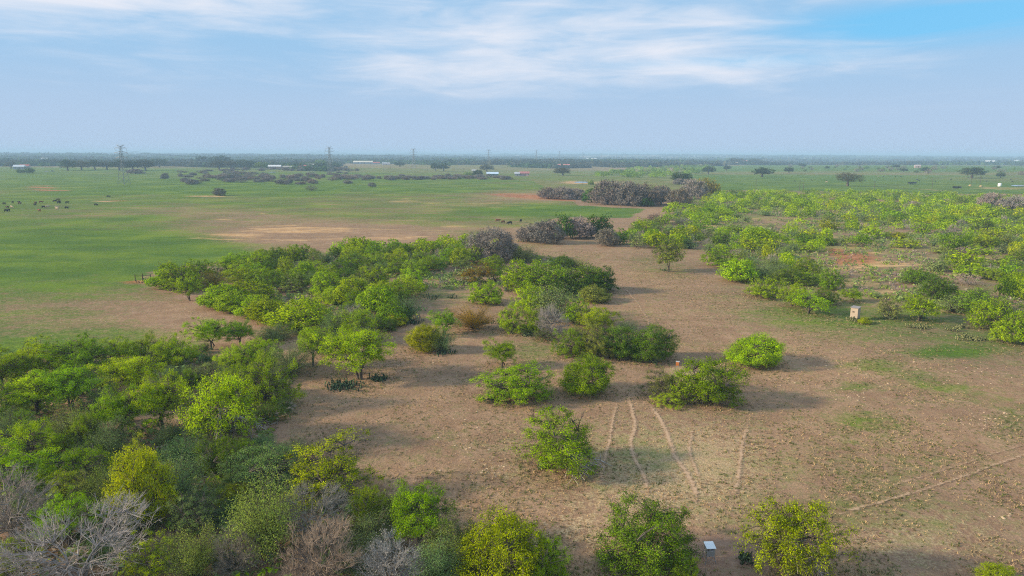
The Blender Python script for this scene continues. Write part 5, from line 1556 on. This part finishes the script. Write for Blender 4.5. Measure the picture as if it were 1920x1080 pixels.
# ------------------------------------------------------------------ buildings
def house(bx, wall, roof, label, depth=9.0, gable='x', windows=3, name='farm_house', turn=0.0, flat=0.0, hmin=3.0):
    x0, y0, x1, y1 = bx
    p = at((x0 + x1) / 2, y1); d = math.hypot(p[0], p[1])
    w = (x1 - x0) * d / FPX; h = max(hmin, (y1 - y0) * d / FPX)
    wh = h * 0.62; rh = max(h - wh, 0.8) * (1 - flat) + 0.3
    e = empty(name, p, turn - math.atan2(p[0], p[1]) * 0.5)
    g = Geo(); g.box((0, 0, wh / 2 - 0.1), (w, depth, wh + 0.2))
    wo = obj('wall', g.mesh('wall', False, False), MAT['paint'], e); wo.color = (*wall, 1)
    g = Geo(); o_ = 0.5; X, Y = w / 2 + o_, depth / 2 + o_
    z0, z1 = wh + 0.02, wh + rh
    V = [[-X, -Y, z0], [X, -Y, z0], [X, 0, z1], [-X, 0, z1], [X, Y, z0], [-X, Y, z0], [-X, -Y, z0 - .15], [X, -Y, z0 - .15], [X, Y, z0 - .15], [-X, Y, z0 - .15]]
    g.add(V, [[0, 1, 2, 3], [3, 2, 4, 5], [6, 7, 1, 0], [8, 9, 5, 4], [6, 9, 8, 7]], [[0, 3, 5], [1, 4, 2], [6, 0, 5], [6, 5, 9], [7, 4, 1], [7, 8, 4]])
    r = obj('roof', g.mesh('roof', False, False), MAT['paint'], e); r.color = (*roof, 1)
    if name == 'farm_house':
        g = Geo(); g.box((w * 0.3, depth * 0.15, z1), (0.8, 0.8, 1.6)); c = obj('chimney', g.mesh('chimney', False, False), MAT['paint'], r); c.color = (0.3, 0.2, 0.16, 1)
    g = Geo(); g.box((w * 0.08, -depth / 2 - 0.03, wh * 0.40), (max(1.1, w * 0.06), 0.10, wh * 0.8)); dr = obj('door', g.mesh('door', False, False), MAT['paint'], e); dr.color = (0.16, 0.11, 0.08, 1)
    for k in range(windows):
        xx = -w * 0.40 + k * w * 0.80 / max(1, windows - 1)
        if abs(xx - w * 0.08) < w * 0.07: continue
        g = Geo(); g.box((xx, -depth / 2 - 0.03, wh * 0.58), (w * 0.07, 0.08, wh * 0.36)); wn_ = obj('window', g.mesh('window', False, False), MAT['paint'], e); wn_.color = (0.7, 0.7, 0.68, 1)
        g = Geo(); g.box((xx, -depth / 2 - 0.08, wh * 0.58), (w * 0.056, 0.04, wh * 0.29)); obj('pane', g.mesh('pane', False, False), MAT['glass'], wn_)
    tag(e, label, 'barn' if name == 'barn' else ('shed' if name == 'shed' else 'house'))
    return e


WHT = (0.36, 0.355, 0.345); GRYR = (0.42, 0.44, 0.47); REDR = (0.42, 0.12, 0.09); TAN = (0.55, 0.42, 0.30); BLU = (0.45, 0.58, 0.72)
house((30, 311, 44, 317.5), WHT, (0.6, 0.62, 0.66), 'white house in the trees near the left border', name='farm_house')
house((41, 310, 53, 316), (0.5, 0.42, 0.4), REDR, 'red-grey barn right of the white house at the left border', name='barn')
house((505, 310, 526, 316.5), (0.34, 0.22, 0.18), (0.70, 0.70, 0.70), 'long low farm building with pale metal roof', name='barn', windows=4)
house((532, 309.5, 549, 317), TAN, (0.72, 0.66, 0.58), 'tan flat-roofed shed beside the long low farm building', name='shed', flat=0.8, windows=2)
house((562, 310, 574, 315.5), TAN, REDR, 'small tan farm house with red roof', windows=3)
house((579, 308, 588, 315), (0.62, 0.55, 0.42), (0.6, 0.58, 0.52), 'narrow pale outbuilding at the right of the farm', name='shed', windows=1)
house((664, 302, 698, 307.5), WHT, (0.68, 0.62, 0.5), 'long white barn in front of the far trees', name='barn', windows=6, depth=14)
house((700, 304, 712, 308), WHT, REDR, 'small red-roofed building right of the long white barn', name='shed', windows=2)
house((717, 305, 731, 309), (0.55, 0.5, 0.46), GRYR, 'low grey-roofed shed at the end of the barn row', name='shed', windows=2)
house((913, 323, 934, 330.5), (0.20, 0.30, 0.27), (0.50, 0.62, 0.76), 'green shed with pale blue metal roof', name='shed', windows=2, depth=10)
house((885, 318, 893, 324), TAN, WHT, 'small pale hut among oaks left of the blue-roofed shed', name='shed', windows=1)
house((965, 323, 974, 330), WHT, GRYR, 'white shed at the left of the red-roofed farm', name='shed', windows=1)
house((974, 322, 992, 330), (0.5, 0.36, 0.33), (0.40, 0.16, 0.15), 'red-roofed farm house among grey trees', windows=4)
house((1046, 308, 1068, 313.5), (0.80, 0.78, 0.74), (0.56, 0.22, 0.19), 'bright white house with red roof before the far green wood', windows=4)
house((1392, 301, 1406, 306.5), (0.5, 0.32, 0.26), (0.50, 0.20, 0.17), 'red-roofed house between two dark trees on the right plain', windows=3)
house((1376, 304, 1383, 307.5), TAN, TAN, 'little tan outbuilding left of the red-roofed house', name='shed', windows=1)
house((1716, 310, 1724, 314.5), (0.4, 0.28, 0.24), (0.40, 0.32, 0.30), 'lone brown hut on the far right plain', name='shed', windows=1)
house((1850, 302, 1862, 306.5), WHT, (0.7, 0.7, 0.7), 'white far barn near the right border', name='barn', windows=3)
house((1903, 301, 1911, 305), WHT, (0.66, 0.66, 0.68), 'small white far house at the right border', name='shed', windows=1)
house((80, 297, 88, 301), WHT, (0.7, 0.7, 0.7), 'tiny white house in the far woods, left', name='shed', windows=1)
house((364, 304.5, 372, 308.5), WHT, (0.66, 0.68, 0.7), 'small white shed under the dark round oak', name='shed', windows=1)
house((1100, 297, 1118, 301.5), WHT, (0.7, 0.69, 0.68), 'pale building in the far woods right of the white house', name='shed', windows=2)

# ponds: shallow stock tanks
def pond(cx, cy, rx, ry):
    a = np.linspace(0, 2 * math.pi, 29)[:-1]
    pts = np.array([at(cx + rx * math.cos(t) * (1 + 0.1 * math.sin(3 * t)), cy + ry * math.sin(t)) for t in a])
    pts[:, 2] = pts[:, 2].mean() + 0.3
    c = pts.mean(0)
    V = np.vstack([pts, c[None]]); n = len(pts)
    F = [[i, (i + 1) % n, n] for i in range(n)]
    me = make_mesh('pond', V, [F])
    m = bpy.data.materials.get('pond_water') or tint_mat('pond_water', 0.06, 0.05, 0.02, (0.20, 0.21, 0.19), 0.5)
    tag(obj('pond', me, m), kind='structure')


pond(1090, 342.2, 13, 1.1)
pond(1912, 348.5, 16, 1.3)

# ------------------------------------------------------------------ cattle
def cow_mesh(graze):
    bm = bpy.data.meshes.new('cow_skeleton')
    hd = [(0.95, 0, 1.18), (1.22, 0, 1.12), (1.45, 0, 0.98), (1.62, 0, 0.86)] if not graze else [(0.98, 0, 1.02), (1.22, 0, 0.72), (1.36, 0, 0.40), (1.46, 0, 0.18)]
    V = [(-0.72, 0, 1.10), (-0.30, 0, 1.04), (0.20, 0, 1.02), (0.66, 0, 1.08)] + hd
    Rr = [0.27, 0.36, 0.37, 0.31] + [0.20, 0.16, 0.13, 0.08]
    E = [(0, 1), (1, 2), (2, 3), (3, 4), (4, 5), (5, 6), (6, 7)]
    for j, (bx, s, k) in enumerate(((3, 1, 0.06), (3, -1, -0.08), (0, 1, -0.10), (0, -1, 0.08))):
        x0 = V[bx][0]
        n = len(V)
        if bx == 3: V += [(x0, s * 0.19, 0.78), (x0 + k * 0.5, s * 0.20, 0.42), (x0 + k, s * 0.20, 0.06)]
        else: V += [(x0 + 0.06, s * 0.20, 0.80), (x0 - 0.07 + k * 0.5, s * 0.21, 0.46), (x0 + k, s * 0.21, 0.06)]
        Rr += [0.15, 0.085, 0.065]
        E += [(bx, n), (n, n + 1), (n + 1, n + 2)]
    n = len(V)
    V += [(-0.98, 0, 1.10), (-1.05, 0, 0.75), (-1.04, 0, 0.50)]; Rr += [0.05, 0.03, 0.05]; E += [(0, n), (n, n + 1), (n + 1, n + 2)]
    hx, _, hz = V[5]
    for s in (1, -1):
        n = len(V); V += [(hx + 0.02, s * 0.26, hz + 0.06)]; Rr += [0.045]; E += [(5, n)]
    bm.from_pydata(V, E, []); bm.update()
    o = bpy.data.objects.new('cow_skeleton', bm); link(o)
    md = o.modifiers.new('s', 'SKIN')
    for i, sv in enumerate(bm.skin_vertices[0].data):
        sv.radius = (Rr[i], Rr[i] * (1.15 if i in (1, 2) else 1.0)); sv.use_root = (i == 1)
    ss = o.modifiers.new('d', 'SUBSURF'); ss.levels = 1; ss.render_levels = 1
    dg = bpy.context.evaluated_depsgraph_get(); dg.update()
    me = bpy.data.meshes.new_from_object(o.evaluated_get(dg)); me.name = 'cow'
    me.polygons.foreach_set('use_smooth', np.ones(len(me.polygons), bool))
    bpy.data.objects.remove(o)
    return me


COWM = [cow_mesh(False), cow_mesh(True)]
CBLK = (0.012, 0.011, 0.011); CRED = (0.22, 0.065, 0.03); CBRN = (0.07, 0.035, 0.02); CTAN = (0.55, 0.40, 0.27)
CW = {CBLK: 'black', CRED: 'red-brown', CBRN: 'dark brown', CTAN: 'cream'}


def cow(px, py, col, graze, face, label, group):
    p = at(px, py)
    o = obj('cow', COWM[graze], MAT['hide']); o.location = p; o.rotation_euler = (0, 0, face); o.color = (*col, 1)
    s = 0.94
    o.scale = (s, s, s)
    tag(o, label, 'cow', group)


herd = [(8, 384, CBLK), (24, 381.5, CBLK), (36, 381.5, CBLK), (37, 383.5, CBRN), (12, 397.5, CBLK), (16, 397, CBLK), (14, 391, CBRN), (22, 390.5, CTAN), (66, 386, CBLK), (67, 382.5, CBRN), (77, 381, CRED), (82, 390.5, CBLK), (89, 390.5, CTAN), (74, 397, CRED), (103, 379, CBLK), (109, 376.5, CBRN), (111, 380, CBLK), (110, 382, CBLK), (126, 382, CBLK), (125, 392, CBLK), (107, 391, CTAN), (107, 394, CTAN), (180, 386, CBLK), (203, 370.5, CBLK)]
cnt = {}
for x, y, c in sorted(herd):
    i = cnt.get(c, 0); cnt[c] = i + 1
    cow(x, y, c, RND.randrange(2), RND.choice([0.2, 3.0, -0.3, 2.7, 0.9]) + RND.uniform(-0.3, 0.3), f'{CW[c]} cow, {ORD[i]} {CW[c]} one from left in the left field herd', 'cattle herd in the left field')
cow(933, 416.5, CRED, 0, 0.1, 'red-brown cow, left end of the four cattle near the grove', 'four cattle near the grove')
cow(943.5, 419, CBRN, 1, 2.2, 'dark brown cow, second of the four cattle near the grove', 'four cattle near the grove')
cow(956, 421, CBLK, 1, 3.5, 'black grazing cow, third of the four cattle near the grove', 'four cattle near the grove')
cow(976.5, 417, CBLK, 0, 1.3, 'black cow, right end of the four cattle near the grove', 'four cattle near the grove')
cow(1078, 368, CBLK, 0, 0.3, 'black cow under the grey thicket', None)
for i, (x, y) in enumerate([(1490, 341), (1522, 339), (1549, 340.5), (1612, 341), (1616, 339), (1622, 340), (1656, 332.5), (1679, 332.5), (1689, 332.5), (1720, 338), (1723, 339.5), (1754, 342), (1783, 337.5), (1815, 333.5), (1838, 335), (1850, 341), (1895, 337.5), (1898, 342)]):
    cow(x, y, CBLK, RND.randrange(2), RND.uniform(0, 6.28), f'black cow, {ORD[i]} from left in the right green field', 'cattle in the right green field')
cow(1647, 332, CTAN, 0, 0.2, 'cream cow in the right green field, left of the dark trailer', None)
cow(1550, 342.5, CTAN, 1, 2.9, 'cream cow left of the large lone oak', None)

# ------------------------------------------------------------------ ranch things
def slab(name, c, d, mat, parent, color=None, rot=None):
    g = Geo(); g.box(c, d, rot); o = obj(name, g.mesh(name, False, False), mat, parent)
    if color: o.color = (*color, 1)
    return o


def rod(name, a, b, r, mat, parent, color=None, S=6):
    g = Geo(); g.tubes(np.array([[a, b]], float), np.full((1, 2), r), S); o = obj(name, g.mesh(name, True, False), mat, parent)
    if color: o.color = (*color, 1)
    return o


def box_blind():
    p = at(1602.5, 599)
    e = empty('box_blind', p, math.radians(-47))
    w, dp, h, z0 = 1.22, 1.12, 1.72, 0.40
    MAT['ply'] = tint_mat('plywood', 0.85, 0.10, 2.5)
    tan = (0.43, 0.34, 0.26)
    for nm, c, d in (('front_panel', (0, -dp / 2, z0 + h / 2), (w, 0.03, h)), ('back_panel', (0, dp / 2, z0 + h / 2), (w, 0.03, h)), ('side_panel', (-w / 2 + 0.015, 0, z0 + h / 2), (0.03, dp - 0.036, h)), ('side_panel', (w / 2 - 0.015, 0, z0 + h / 2), (0.03, dp - 0.036, h))):
        slab(nm, c, d, MAT['ply'], e, tan)
    fr = slab('window', (-0.10, -dp / 2 - 0.022, z0 + h * 0.60), (0.40, 0.03, 0.24), MAT['ply'], e, (0.40, 0.30, 0.22))
    slab('slot_shade', (-0.10, -dp / 2 - 0.040, z0 + h * 0.60), (0.33, 0.012, 0.17), MAT['glass'], fr)  # dark panel painted as the unlit inside behind the slot
    slab('floor', (0, 0, z0 - 0.03), (w, dp, 0.05), MAT['wood'], e)
    rx = math.radians(7); R = [[1, 0, 0], [0, math.cos(rx), -math.sin(rx)], [0, math.sin(rx), math.cos(rx)]]
    slab('roof', (0, 0, z0 + h + 0.09), (w + 0.16, dp + 0.2, 0.05), MAT['ply'], e, (0.24, 0.225, 0.225), R)
    slab('roof_trim', (0, -dp / 2 - 0.06, z0 + h + 0.01), (w + 0.1, 0.03, 0.09), MAT['ply'], e, (0.30, 0.24, 0.20))
    for sx in (-1, 1):
        for sy in (-1, 1):
            slab('leg', (sx * (w / 2 - 0.07), sy * (dp / 2 - 0.07), z0 / 2 - 0.1), (0.09, 0.09, z0 + 0.1), MAT['wood'], e)
    tag(e, 'tan plywood box blind with one slot window at the scrub edge', 'hunting blind')


box_blind()


def metal_feeder():
    p = at(1329, 1052)
    e = empty('metal_feeder', p, math.radians(4))
    grey = (0.30, 0.295, 0.285)
    g = Geo()
    wt, wb, zt, zb = 0.30, 0.27, 1.16, 0.52
    V = [[-wb, -wb, zb], [wb, -wb, zb], [wb, wb, zb], [-wb, wb, zb], [-wt, -wt, zt - 0.02], [wt, -wt, zt - 0.02], [wt, wt, zt + 0.10], [-wt, wt, zt + 0.10]]
    g.add(V, [[3, 2, 1, 0], [0, 1, 5, 4], [1, 2, 6, 5], [2, 3, 7, 6], [3, 0, 4, 7], [4, 5, 6, 7]])
    b = obj('hopper', g.mesh('hopper', False, False), MAT['paint'], e); b.color = (*grey, 1)
    rx = math.radians(11); R = [[1, 0, 0], [0, math.cos(rx), -math.sin(rx)], [0, math.sin(rx), math.cos(rx)]]
    slab('lid', (0, -0.01, zt + 0.075), (0.68, 0.72, 0.035), tint_mat('lid_sheet', 0.35, 0.05, 3.0, (0.72, 0.76, 0.80), 0.5, 0.1), e, None, R)
    slab('hole_shade', (-0.18, -0.297, 1.06), (0.13, 0.012, 0.12), MAT['glass'], e)  # dark plate stands in for the shade inside the feed hole
    slab('label_plate', (0.08, -0.294, 1.06), (0.22, 0.010, 0.12), MAT['paint'], e, (0.13, 0.13, 0.16))
    slab('handle', (0.07, -0.30, 0.965), (0.20, 0.03, 0.025), MAT['paint'], e, (0.75, 0.74, 0.76))
    for sx in (-1, 1):
        for sy in (-1, 1):
            rod('leg', (sx * 0.25, sy * 0.25, zb + 0.04), (sx * 0.40, sy * 0.40, -0.03), 0.022, MAT['steel'], e)
    for sy in (-1, 1):
        for s in (-1, 1):
            rod('brace', (s * 0.28, sy * 0.295 , 0.46), (-s * 0.36, sy * 0.35, 0.16), 0.011, MAT['steel'], e)
    for sx in (-1, 1): rod('rail', (sx * 0.33, -0.33, 0.26), (sx * 0.33, 0.33, 0.26), 0.011, MAT['steel'], e)
    rod('spout', (0, 0, zb), (0, 0, 0.34), 0.05, MAT['steel'], e)
    tag(e, 'grey metal feeder with pale blue lid on four splayed legs', 'feeder')
    q = at(1317.5, 1044)
    s = empty('steel_post', q)
    rod('post', (0, 0, -0.1), (0, 0, 0.55), 0.03, MAT['steel'], s); rod('cap', (0, 0, 0.55), (0, 0, 0.58), 0.045, MAT['steel'], s)
    tag(s, 'short grey steel post left of the metal feeder', 'post')


metal_feeder()


def orange_feeder():
    p = at(1270, 697)
    e = empty('tripod_feeder', p, math.radians(-24), (0.84, 0.84, 0.84))
    slab('box', (0, 0, 1.33), (0.50, 0.46, 0.62), MAT['paint'], e, (0.42, 0.15, 0.05))
    slab('lid', (0, 0, 1.668), (0.56, 0.52, 0.05), MAT['paint'], e, (0.42, 0.40, 0.40))
    slab('side_sheet', (0.257, 0, 1.33), (0.012, 0.45, 0.60), MAT['paint'], e, (0.16, 0.10, 0.08))
    rod('spinner', (0, 0, 1.02), (0, 0, 0.90), 0.12, MAT['steel'], e)
    for a in (0.5, 2.6, 4.7):
        rod('leg', (0.2 * math.cos(a), 0.2 * math.sin(a), 1.12), (0.85 * math.cos(a), 0.85 * math.sin(a), -0.04), 0.022, MAT['steel'], e)
    tag(e, 'small orange box feeder on thin tripod legs behind wide mesquite', 'feeder')


orange_feeder()


def trough(bx, label, col, turn):
    x0, y0, x1, y1 = bx
    p = at((x0 + x1) / 2, y1); d = math.hypot(p[0], p[1]); L_ = (x1 - x0) * d / FPX
    e = empty('stock_trailer', p, turn)
    slab('deck', (0, 0, 0.85), (L_, 2.3, 0.18), MAT['paint'], e, col)
    for s in (-1, 1): slab('side_rail', (0, s * 1.12, 1.5), (L_ - 0.2, 0.06, 1.1), MAT['paint'], e, col)
    slab('front_gate', (L_ / 2 - 0.06, 0, 1.5), (0.06, 2.2, 1.1), MAT['paint'], e, col)
    for s in (-1, 1):
        for k in (-0.5, 0.5):
            g = Geo(); a = np.array([[[k - 0.6, s * 1.0, 0.4], [k - 0.6, s * 1.25, 0.4]]]); g.tubes(a, np.full((1, 2), 0.4), 12); w = obj('wheel', g.mesh('wheel', True, False), MAT['glass'], e)
    slab('drawbar', (L_ / 2 + 0.7, 0, 0.6), (1.5, 0.12, 0.12), MAT['steel'], e)
    tag(e, label, 'trailer')


trough((1701, 340, 1719, 345.5), 'long dark flatbed trailer standing in the right green field', (0.06, 0.055, 0.07), 0.5)
trough((1788, 350, 1800, 354), 'short dark trailer nearer the scrub in the right field', (0.05, 0.04, 0.04), 0.1)


def vehicle(px, py, col, label, turn):
    p = at(px, py)
    e = empty('pickup_truck', p, turn)
    g = Geo(); prof = [(-2.6, .55), (2.6, .55), (2.6, .95), (1.3, 1.05), (0.7, 1.75), (-0.6, 1.75), (-0.9, 1.1), (-2.6, 1.1)]
    n = len(prof); V = [[a, -0.95, b] for a, b in prof] + [[a, 0.95, b] for a, b in prof]
    F = [[i, (i + 1) % n, (i + 1) % n + n, i + n] for i in range(n)]
    g.add(V, F, [[0, 7, 1], [1, 7, 2], [2, 7, 6], [2, 6, 3], [3, 6, 5], [3, 5, 4]] + [[8, 9, 15], [9, 10, 15], [10, 14, 15], [10, 11, 14], [11, 13, 14], [11, 12, 13]])
    b = obj('body', g.mesh('body', False, False), MAT['paint'], e); b.color = (*col, 1)
    for s in (-1, 1): slab('side_window', (0.05, s * 0.962, 1.42), (1.1, 0.02, 0.42), MAT['glass'], e)
    for s in (-1, 1):
        for k in (-1.6, 1.7):
            g = Geo(); g.tubes(np.array([[[k, s * 0.75, 0.40], [k, s * 1.0, 0.40]]]), np.full((1, 2), 0.40), 12); obj('wheel', g.mesh('wheel', True, False), MAT['glass'], e)
    tag(e, label, 'truck')


vehicle(493, 325.5, (0.03, 0.05, 0.12), 'dark blue pickup parked before the farm, left of the white one', 0.3)
vehicle(508, 324.5, (0.7, 0.7, 0.72), 'white pickup parked before the farm, left of the silver one', 0.1)
vehicle(514, 324.5, (0.4, 0.4, 0.42), 'silver pickup parked at the right of the white one', 0.2)
vehicle(98, 322, (0.05, 0.08, 0.16), 'dark pickup right of the white houses by the left border', 0.2)
vehicle(87, 322.5, (0.6, 0.55, 0.52), 'pale pickup next to the dark one by the left border', 0.1)


def tank(px, py):
    p = at(px, py); e = empty('water_tank', p)
    z = np.array([0, 0.1, 2.6, 2.9, 3.05]); r = np.array([1.45, 1.5, 1.5, 0.9, 0.02])
    g = Geo(); g.tubes(np.stack([0 * z, 0 * z, z], -1)[None], r[None], 20)
    b = obj('shell', g.mesh('shell', True, False), MAT['paint'], e); b.color = (0.80, 0.78, 0.75, 1)
    rod('manhole', (0, 0, 2.98), (0, 0, 3.18), 0.35, MAT['paint'], e, (0.6, 0.6, 0.6), 12); rod('outlet_pipe', (1.4, 0, 0.25), (2.2, 0, 0.25), 0.07, MAT['steel'], e)
    tag(e, 'white round water tank in the right green field', 'tank')


tank(1874, 349.5)


def bale_feeder(px, py, label):
    p = at(px, py); e = empty('hay_feeder', p)
    g = Geo(); g.tubes(np.array([[[0, 0, 0], [0, 0, 0.7], [0, 0, 1.25], [0, 0, 1.4]]]), np.array([[1.15, 1.25, 0.95, 0.05]]), 16)
    b = obj('hay', g.mesh('hay', True, False), MAT['paint'], e); b.color = (0.48, 0.34, 0.13, 1)
    for z in (0.25, 0.95):
        a = np.linspace(0, 2 * math.pi, 17); g = Geo(); g.tubes(np.stack([1.45 * np.cos(a), 1.45 * np.sin(a), 0 * a + z], -1)[None], np.full((1, 17), 0.04), 5); obj('ring', g.mesh('ring', True, False), MAT['steel'], e)
    for k in range(8): rod('bar', (1.45 * math.cos(k * .785), 1.45 * math.sin(k * .785), 0), (1.45 * math.cos(k * .785), 1.45 * math.sin(k * .785), 0.97), 0.03, MAT['steel'], e)
    tag(e, label, 'feeder')


bale_feeder(1819, 349, 'yellow hay ring feeder in the right field, left of two')
bale_feeder(1839, 350.5, 'yellow hay ring feeder nearer the white tank')


def corner_brace():
    e = empty('fence_brace', at(268, 527))
    for x, h in ((-1.5, 1.5), (0, 1.7), (1.6, 1.5)): rod('post', (x, 0.2 * x, -0.2), (x, 0.2 * x, h), 0.09, MAT['wood'], e)
    rod('rail', (-1.5, -0.3, 1.2), (0, 0, 1.2), 0.05, MAT['wood'], e); rod('rail', (0, 0, 1.2), (1.6, 0.32, 1.2), 0.05, MAT['wood'], e)
    tag(e, 'wooden fence corner brace at the outer corner of the brush belt', 'fence')


corner_brace()

# ------------------------------------------------------------------ grass and stones of the pasture
def tufts():
    rng = np.random.default_rng(91)
    poly = [(560, 1075), (640, 900), (480, 830), (560, 720), (760, 640), (1000, 640), (1100, 560), (1000, 470), (1200, 470), (1350, 520), (1600, 590), (1919, 660), (1919, 1078)]
    gp = np.array([at(*q)[:2] for q in poly])
    n0 = 100000
    # nearer ground is drawn denser: sizes of tussocks are the same everywhere
    y = gp[:, 1].min() + (gp[:, 1].max() - gp[:, 1].min()) * rng.uniform(0, 1, n0) ** 1.7
    x = rng.uniform(gp[:, 0].min(), gp[:, 0].max(), n0)
    ok = inpoly(x, y, [tuple(q) for q in gp])
    nn = fbm(x, y, 6, 61)
    ok &= rng.uniform(size=n0) < np.clip((nn - 0.3) * 2.2, 0.05, 1)
    g_, s_, r_, st_, br_ = soil_cover(x, y)
    ok &= ~((br_ > 0.6) & (rng.uniform(size=n0) < 0.85))
    x, y = x[ok], y[ok]; g_, st_ = g_[ok], st_[ok]
    pl = [q for q in PLANTED if 0 < q[1] < 150 and -40 < q[0] < 110]
    m2 = [int(14 + 9 * q[2] ** 2) for q in pl]
    cx = np.repeat([q[0] for q in pl], m2); cy = np.repeat([q[1] for q in pl], m2); cr_ = np.repeat([q[2] for q in pl], m2)
    ra = cr_ * np.sqrt(rng.uniform(0.0, 1.5, len(cx))); an = rng.uniform(0, 6.28, len(cx))
    x = np.concatenate([x, cx + ra * np.cos(an)]); y = np.concatenate([y, cy + ra * np.sin(an)]); g_ = np.concatenate([g_, np.full(len(cx), 0.55)]); st_ = np.concatenate([st_, np.zeros(len(cx))])
    big = np.concatenate([np.ones(len(x) - len(cx)), np.full(len(cx), 1.7)])
    k = len(x); z = terrain(x, y)
    B = 4
    kind = rng.uniform(size=k)
    green = kind < np.clip(0.15 + 0.6 * g_, 0, 0.6)
    for nm, mk, col, hh in (('dry', ~green, (0.46, 0.34, 0.21), 0.13), ('weed', green, (0.15, 0.175, 0.055), 0.14)):
        m = mk.sum()
        base = np.stack([x[mk], y[mk], z[mk]], -1)[:, None] + np.concatenate([rng.normal(0, 0.07, (m, B, 2)), np.zeros((m, B, 1))], -1)
        h = hh * big[mk][:, None, None] * rng.uniform(0.5, 1.5, (m, 1, 1)) * rng.uniform(0.6, 1.2, (m, B, 1))
        lean = np.concatenate([rng.normal(0, 0.8, (m, B, 2)), np.ones((m, B, 1))], -1)
        tip = base + lean * h
        a = rng.uniform(0, 6.28, (m, B)); side = np.stack([np.cos(a), np.sin(a), 0 * a], -1) * 0.042
        V = np.stack([base - side, base + side, tip], 2).reshape(-1, 3)
        g = Geo(); g.add(V, F3=np.arange(m * B * 3).reshape(-1, 3), a=np.repeat(rng.uniform(0, 1, m), B * 3))
        o = obj('grass_tufts', g.mesh('grass_tufts'), MAT['fine']); o.color = (*col, 1)
        tag(o, 'dry tan grass tufts over the brown pasture' if nm == 'dry' else 'short green weeds dotted over the brown pasture', 'grass', kind='stuff')


tufts()


def stones():
    """pale flat limestone flakes lying in groups"""
    rng = np.random.default_rng(17)
    g = Geo()
    spots = [(1840, 790, 70, 22, 46), (1540, 690, 110, 30, 44), (1600, 740, 60, 16, 34), (740, 690, 60, 30, 40), (880, 830, 60, 60, 36), (1480, 712, 40, 10, 16), (600, 750, 40, 10, 12), (1880, 970, 24, 8, 8), (1400, 660, 30, 10, 14), (1640, 700, 90, 30, 40), (780, 660, 30, 26, 20), (120, 610, 120, 24, 30), (300, 620, 60, 20, 16), (1830, 700, 70, 30, 30), (920, 880, 40, 30, 20)]
    for cx, cy, rx, ry, n in spots:
        for _ in range(n):
            p = at(cx + rng.normal(0, rx * 0.5), cy + rng.normal(0, ry * 0.5))
            r = rng.uniform(0.04, 0.13); a = np.arange(7) / 7 * 2 * math.pi + rng.uniform(0, 1)
            rr = r * rng.uniform(0.7, 1.25, 7)
            low_ = np.stack([np.cos(a) * rr * 1.2, np.sin(a) * rr, np.full(7, -0.02)], -1); top = low_ * np.array([0.8, 0.8, 0]) + np.array([0, 0, r * 0.22 + 0.01])
            V = np.vstack([low_, top, [[0, 0, r * 0.26 + 0.01]]]) + p
            g.add(V, [[i, (i + 1) % 7, 7 + (i + 1) % 7, 7 + i] for i in range(7)], [[7 + i, 7 + (i + 1) % 7, 14] for i in range(7)], rng.uniform(0, 1))
    o = obj('stone_flakes', g.mesh('stone_flakes'), leaf_mat('limestone', 0.0, 0.25, (1.02, 1.0, 0.97))); o.color = (0.50, 0.37, 0.25, 1)
    tag(o, 'pale stone flakes strewn in groups over the pasture', 'stones', kind='stuff')


stones()

# ------------------------------------------------------------------ the hazy air
def haze():
    gv = bpy.data.objects['ground'].data.vertices; zz = np.zeros(len(gv) * 3, np.float32); gv.foreach_get('co', zz); zz = zz.reshape(-1, 3)
    inn = (np.abs(zz[:, 0]) < 36000) & (zz[:, 1] > -9500) & (zz[:, 1] < 39000)
    z0, z1 = float(zz[inn, 2].min()) - 1.0, max(46.0, float(zz[inn, 2].max()) + 18.0)
    g = Geo(); g.box((0, 14500, (z0 + z1) / 2), (70000, 47000, z1 - z0))
    m, N, L = new_mat('hazy_air')
    v = N.new('ShaderNodeVolumePrincipled'); v.inputs['Density'].default_value = 2.5e-4
    v.inputs['Color'].default_value = (0.52, 0.77, 1.0, 1); v.inputs['Anisotropy'].default_value = 0.0
    o_ = N.new('ShaderNodeOutputMaterial'); L.new(v.outputs[0], o_.inputs['Volume'])
    o = obj('haze', g.mesh('haze', False, False), m); o['kind'] = 'stuff'
    o['label'] = 'thin blue haze over the whole plain'


haze()
